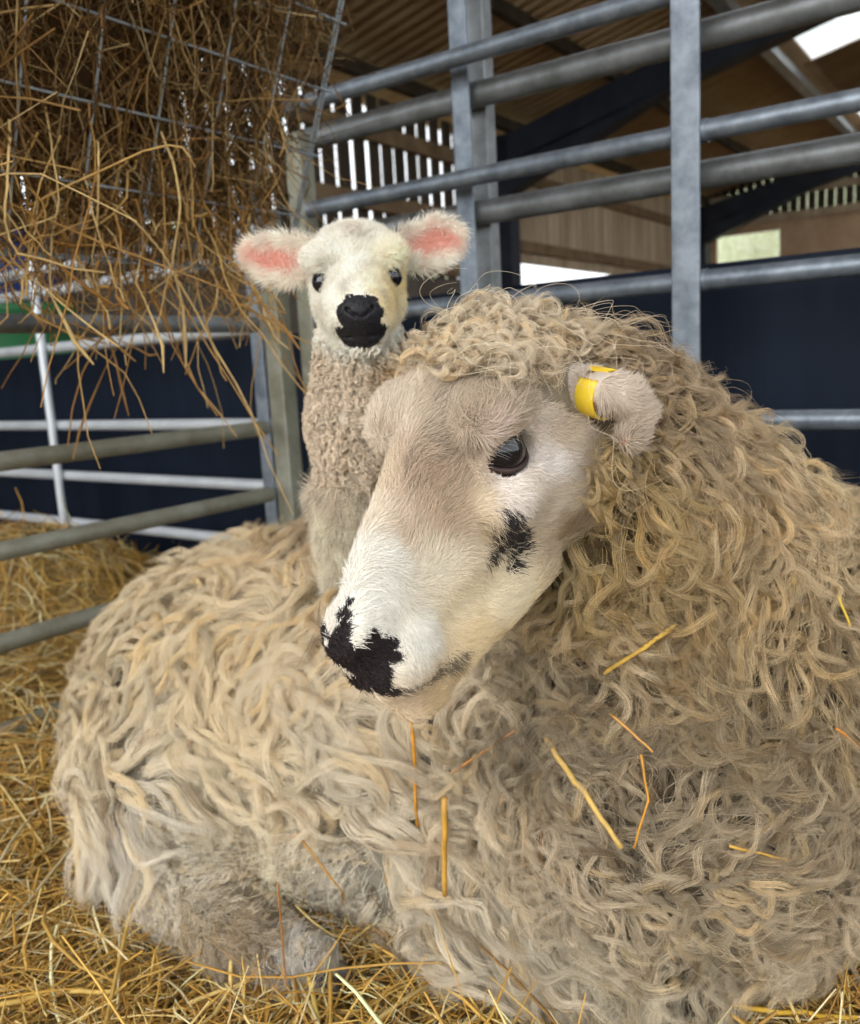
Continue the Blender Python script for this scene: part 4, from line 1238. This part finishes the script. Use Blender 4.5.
hs = [hay_stems(int(5200 * D_), (-.75, .36), (-.40, .24), (-.012, .16), (.05, .20), (.0006, .0016)),
      hay_stems(int(900 * D_), (-.75, .34), (-.40, .26), (-.030, .0), (.12, .34), (.0009, .0019), ang=(1.4, .5), curve=.25),
      hay_stems(int(500 * D_), (.24, .42), (-.40, .14), (-.03, .16), (.06, .20), (.0005, .0012), curve=.5),
      hay_stems(int(1500 * D_), (-.75, .34), (.16, .30), (-.03, .16), (.05, .18), (.0005, .0013), curve=.5),
      hay_hang(int(330 * D_), (-.70, .34), (.14, .28), (-.03, .12), (.06, .22), (.0009, .0019)),
      hay_hang(int(90 * D_), (-.55, .30), (.10, .26), (-.03, .06), (.16, .30), (.0011, .0020)),
      hay_hang(int(40 * D_), (.18, .34), (-.05, .22), (-.03, .10), (.08, .24), (.0005, .0012))]
# solid core behind the stems, shade of the gaps put into its dark tint
cp, cq = sphere(np.zeros(3), 1.0, 28)
cp = np.sign(cp) * np.abs(cp) ** .6
cp = cp + (wob(cp, 4) * .08)[:, None] * cp
cw = RK + cp[:, :1] * .52 * RU_ + RU_ * -.23 + (cp[:, 1:2] * .30 - .10) * RV + (cp[:, 2:] * .07 + .12) * RW
hs.append((cw, cq, np.tile(lin((96, 68, 40)), (len(cw), 1))))
vs, qs, cs, o = [], [], [], 0
for v, q, c in hs:
    vs.append(v); qs.append(q + o); cs.append(c); o += len(v)
ho = mesh_np('hay', np.concatenate(vs), np.concatenate(qs), HAY, smooth=True, color=np.clip(np.concatenate(cs), 0, .95))
prop(ho, 'brown tangled hay filling the wire rack and trailing down in loose strands', 'hay', kind='stuff')

# ------------------------------------------------------------------ single straws caught in the fleece
def stalk(name, pts, r, c, label, surf=True, lift=.050, seed=False):
    ps = []
    for (x, y) in pts:
        if surf:
            p = trace([(x, y)], body_sdf)[0]; p = p - unit(p - EYE) * lift
        else:
            p = hit(x, y, (0, 0, lift), UP)
        ps.append(p)
    ps = np.array(ps)
    # straight between the two ends where only two are given
    t = np.linspace(0, len(ps) - 1, 6 * (len(ps) - 1) + 1)
    P = np.stack([np.interp(t, np.arange(len(ps)), ps[:, k]) for k in range(3)], 1)
    P += rng.normal(size=P.shape) * r * .25
    o = MB().tube(P, np.full(len(P), r) * np.linspace(1.05, .8, len(P)), 8)
    if seed:
        dirv = unit(P[-1] - P[0]); s_ = unit(np.cross(dirv, UP))
        for i in range(3, len(P) * 2):
            tt = i / (len(P) * 2); b = P[0] * (1 - tt) + P[-1] * tt; sg = 1 if i % 2 else -1
            e = b + dirv * .008 + s_ * sg * .0035
            o.tube([b, (b + e) / 2, e], [.0006, .0016, .0005], 6)
    m_ = mat(name + '_colour', lin(c), 0.5, 0, .35, noise=(90, (1, 1, 1), 4, .2), col2=tuple(lin(c) * .7))
    ob = o.build(name, m_, smooth=True)
    return prop(ob, label, 'straw', 'single straws caught in the fleece' if surf else 'big straws on the bedding')
stalk('straw_stem', [(410, 690), (417, 826)], .0020, (204, 140, 40), 'upright orange straw hanging just below the chin of the ewe')
stalk('straw_stem', [(443, 798), (445, 895)], .0032, (206, 156, 66), 'thick golden straw standing upright on the chest wool, below the orange one')
stalk('straw_stem', [(546, 738), (582, 790), (622, 848)], .0028, (204, 168, 92), 'long thick pale straw slanting down to the right across the chest wool')
stalk('straw_stem', [(452, 773), (520, 728)], .0013, (190, 128, 62), 'thin brown straw slanting up to the right below the jaw', lift=.050)
stalk('straw_stem', [(503, 795), (483, 876)], .0013, (214, 160, 60), 'thin golden straw slanting down to the left on the chest')
stalk('seed_head', [(604, 674), (640, 650), (672, 628)], .0018, (222, 182, 84), 'yellow seed head stalk caught in the neck curls', seed=True, lift=.050)
stalk('straw_stem', [(610, 713), (653, 752)], .0012, (214, 158, 84), 'thin straw slanting down right below the yellow seed head', lift=.050)
stalk('straw_stem', [(641, 755), (648, 800), (634, 848)], .0011, (206, 146, 52), 'thin bent orange straw hanging at the right of the chest', lift=.046)
stalk('straw_stem', [(296, 832), (343, 893), (335, 985)], .0014, (196, 146, 70), 'long bent straw over the hind leg, kinked in the middle', lift=.046)
stalk('straw_stem', [(277, 872), (286, 985)], .0012, (170, 116, 60), 'thin brown straw leaning upright over the folded hind leg', lift=.046)
stalk('straw_stem', [(730, 846), (792, 861)], .0013, (206, 160, 70), 'short golden straw lying level on the lower right wool', lift=.046)
stalk('straw_stem', [(838, 595), (850, 626)], .0013, (232, 196, 70), 'short bright yellow straw at the far right edge of the wool', lift=.050)
stalk('straw_stem', [(836, 728), (859, 746)], .0013, (200, 130, 50), 'short orange straw at the right edge below the yellow one', lift=.050)
stalk('straw_stem', [(540, 800), (541, 872)], .0011, (150, 108, 66), 'thin brown upright straw in the middle of the chest wool')
stalk('straw_stem', [(190, 1002), (240, 984), (278, 958)], .0022, (216, 184, 112), 'pale straw lying in front of the hind hoof', False, .05)
stalk('straw_stem', [(309, 975), (318, 1023)], .0026, (228, 200, 110), 'short pale yellow straw pointing at the bottom edge', False, .06)
stalk('straw_stem', [(0, 1004), (70, 990), (130, 994)], .0030, (214, 176, 92), 'broad flat straw at the bottom left corner', False, .045)
stalk('straw_stem', [(700, 1000), (780, 1012), (858, 1018)], .0026, (222, 176, 60), 'long bright straw at the bottom right corner', False, .06)

# drums in the far left background
def lathe(prof, c, m, n=40):
    prof = np.array(prof); a = np.arange(n) / n * 2 * np.pi
    P = np.stack([prof[:, :1] * np.cos(a), prof[:, :1] * np.sin(a), np.repeat(prof[:, 1:], n, 1)], -1).reshape(-1, 3) + c
    i = np.arange(len(prof) - 1)[:, None] * n; j = np.arange(n)[None]
    return P, np.stack([i + j, i + (j + 1) % n, i + n + (j + 1) % n, i + n + j], -1).reshape(-1, 4)
BLUE = mat('blue_plastic', (0.015, 0.04, 0.16), .5, 0, .4); GREEN = mat('green_plastic', (0.02, 0.14, 0.05), .5, 0, .4)
cb = W(8, 300, 4.4); cb[2] = 0
P, Qs = lathe([(0, 0), (.27, 0), (.29, .05), (.30, .3), (.31, .32), (.30, .34), (.30, .66), (.31, .68), (.30, .70), (.30, 1.02), (.32, 1.04), (.32, 1.08), (.28, 1.08), (.27, 1.03), (0, 1.03)], cb, GREEN)
prop(mesh_np('plastic_drum', P, Qs, GREEN), 'green plastic drum behind the pen at far left', 'drum')
P, Qs = lathe([(0, 0), (.24, 0), (.26, .02), (.27, .12), (.28, .13), (.27, .15), (.28, .30), (.29, .31), (.29, .34), (.26, .34), (0, .33)], cb + UP * 1.082, BLUE)
prop(mesh_np('storage_tub', P, Qs, BLUE), 'dark blue plastic tub standing on the green drum', 'tub')
# hedge outside, seen through the openings
def hedge(c0, c1, h, label):
    n = 60; t = np.linspace(0, 1, n); a = np.linspace(0, np.pi, 24)
    P = []
    for k in t:
        c = c0 * (1 - k) + c1 * k
        s = unit(np.cross(c1 - c0, UP)); e = min(1, 6 * min(k, 1 - k) + .05)
        for b in a:
            P.append(c + s * np.cos(b) * 1.2 * e + UP * (np.sin(b) ** .6 * h * e - .1))
    P = np.array(P); P += np.stack([wob(P, 3), wob(P + 4, 3), wob(P + 8, 3)], 1) * .12 + np.stack([wob(P, 9), wob(P + 4, 9), wob(P + 8, 9)], 1) * .06
    i = np.arange(n - 1)[:, None] * 24; j = np.arange(23)[None]
    Qh = np.stack([i + j, i + j + 1, i + 25 + j, i + 24 + j], -1).reshape(-1, 4)
    return prop(mesh_np('hedge', P, Qh, HEDGE), label, 'hedge')
HEDGE = mat('hedge_leaves', (0.62, 0.68, 0.38), 0.8, 0, .2, noise=(12, (1, 1, 1), 8, .3), col2=(0.85, 0.88, 0.66), bump=(1, .05))  # very pale leaves, overexposed daylight put into their colour
hedge(B(-4, -9, 0), B(-4, 7, 0), 2.6, 'pale green hedge outside, seen through the gap under the slatted side wall')
hedge(B(-2, TE + 4, 0), B(8, TE + 4, 0), 5.4, 'pale green hedge outside the end wall window')
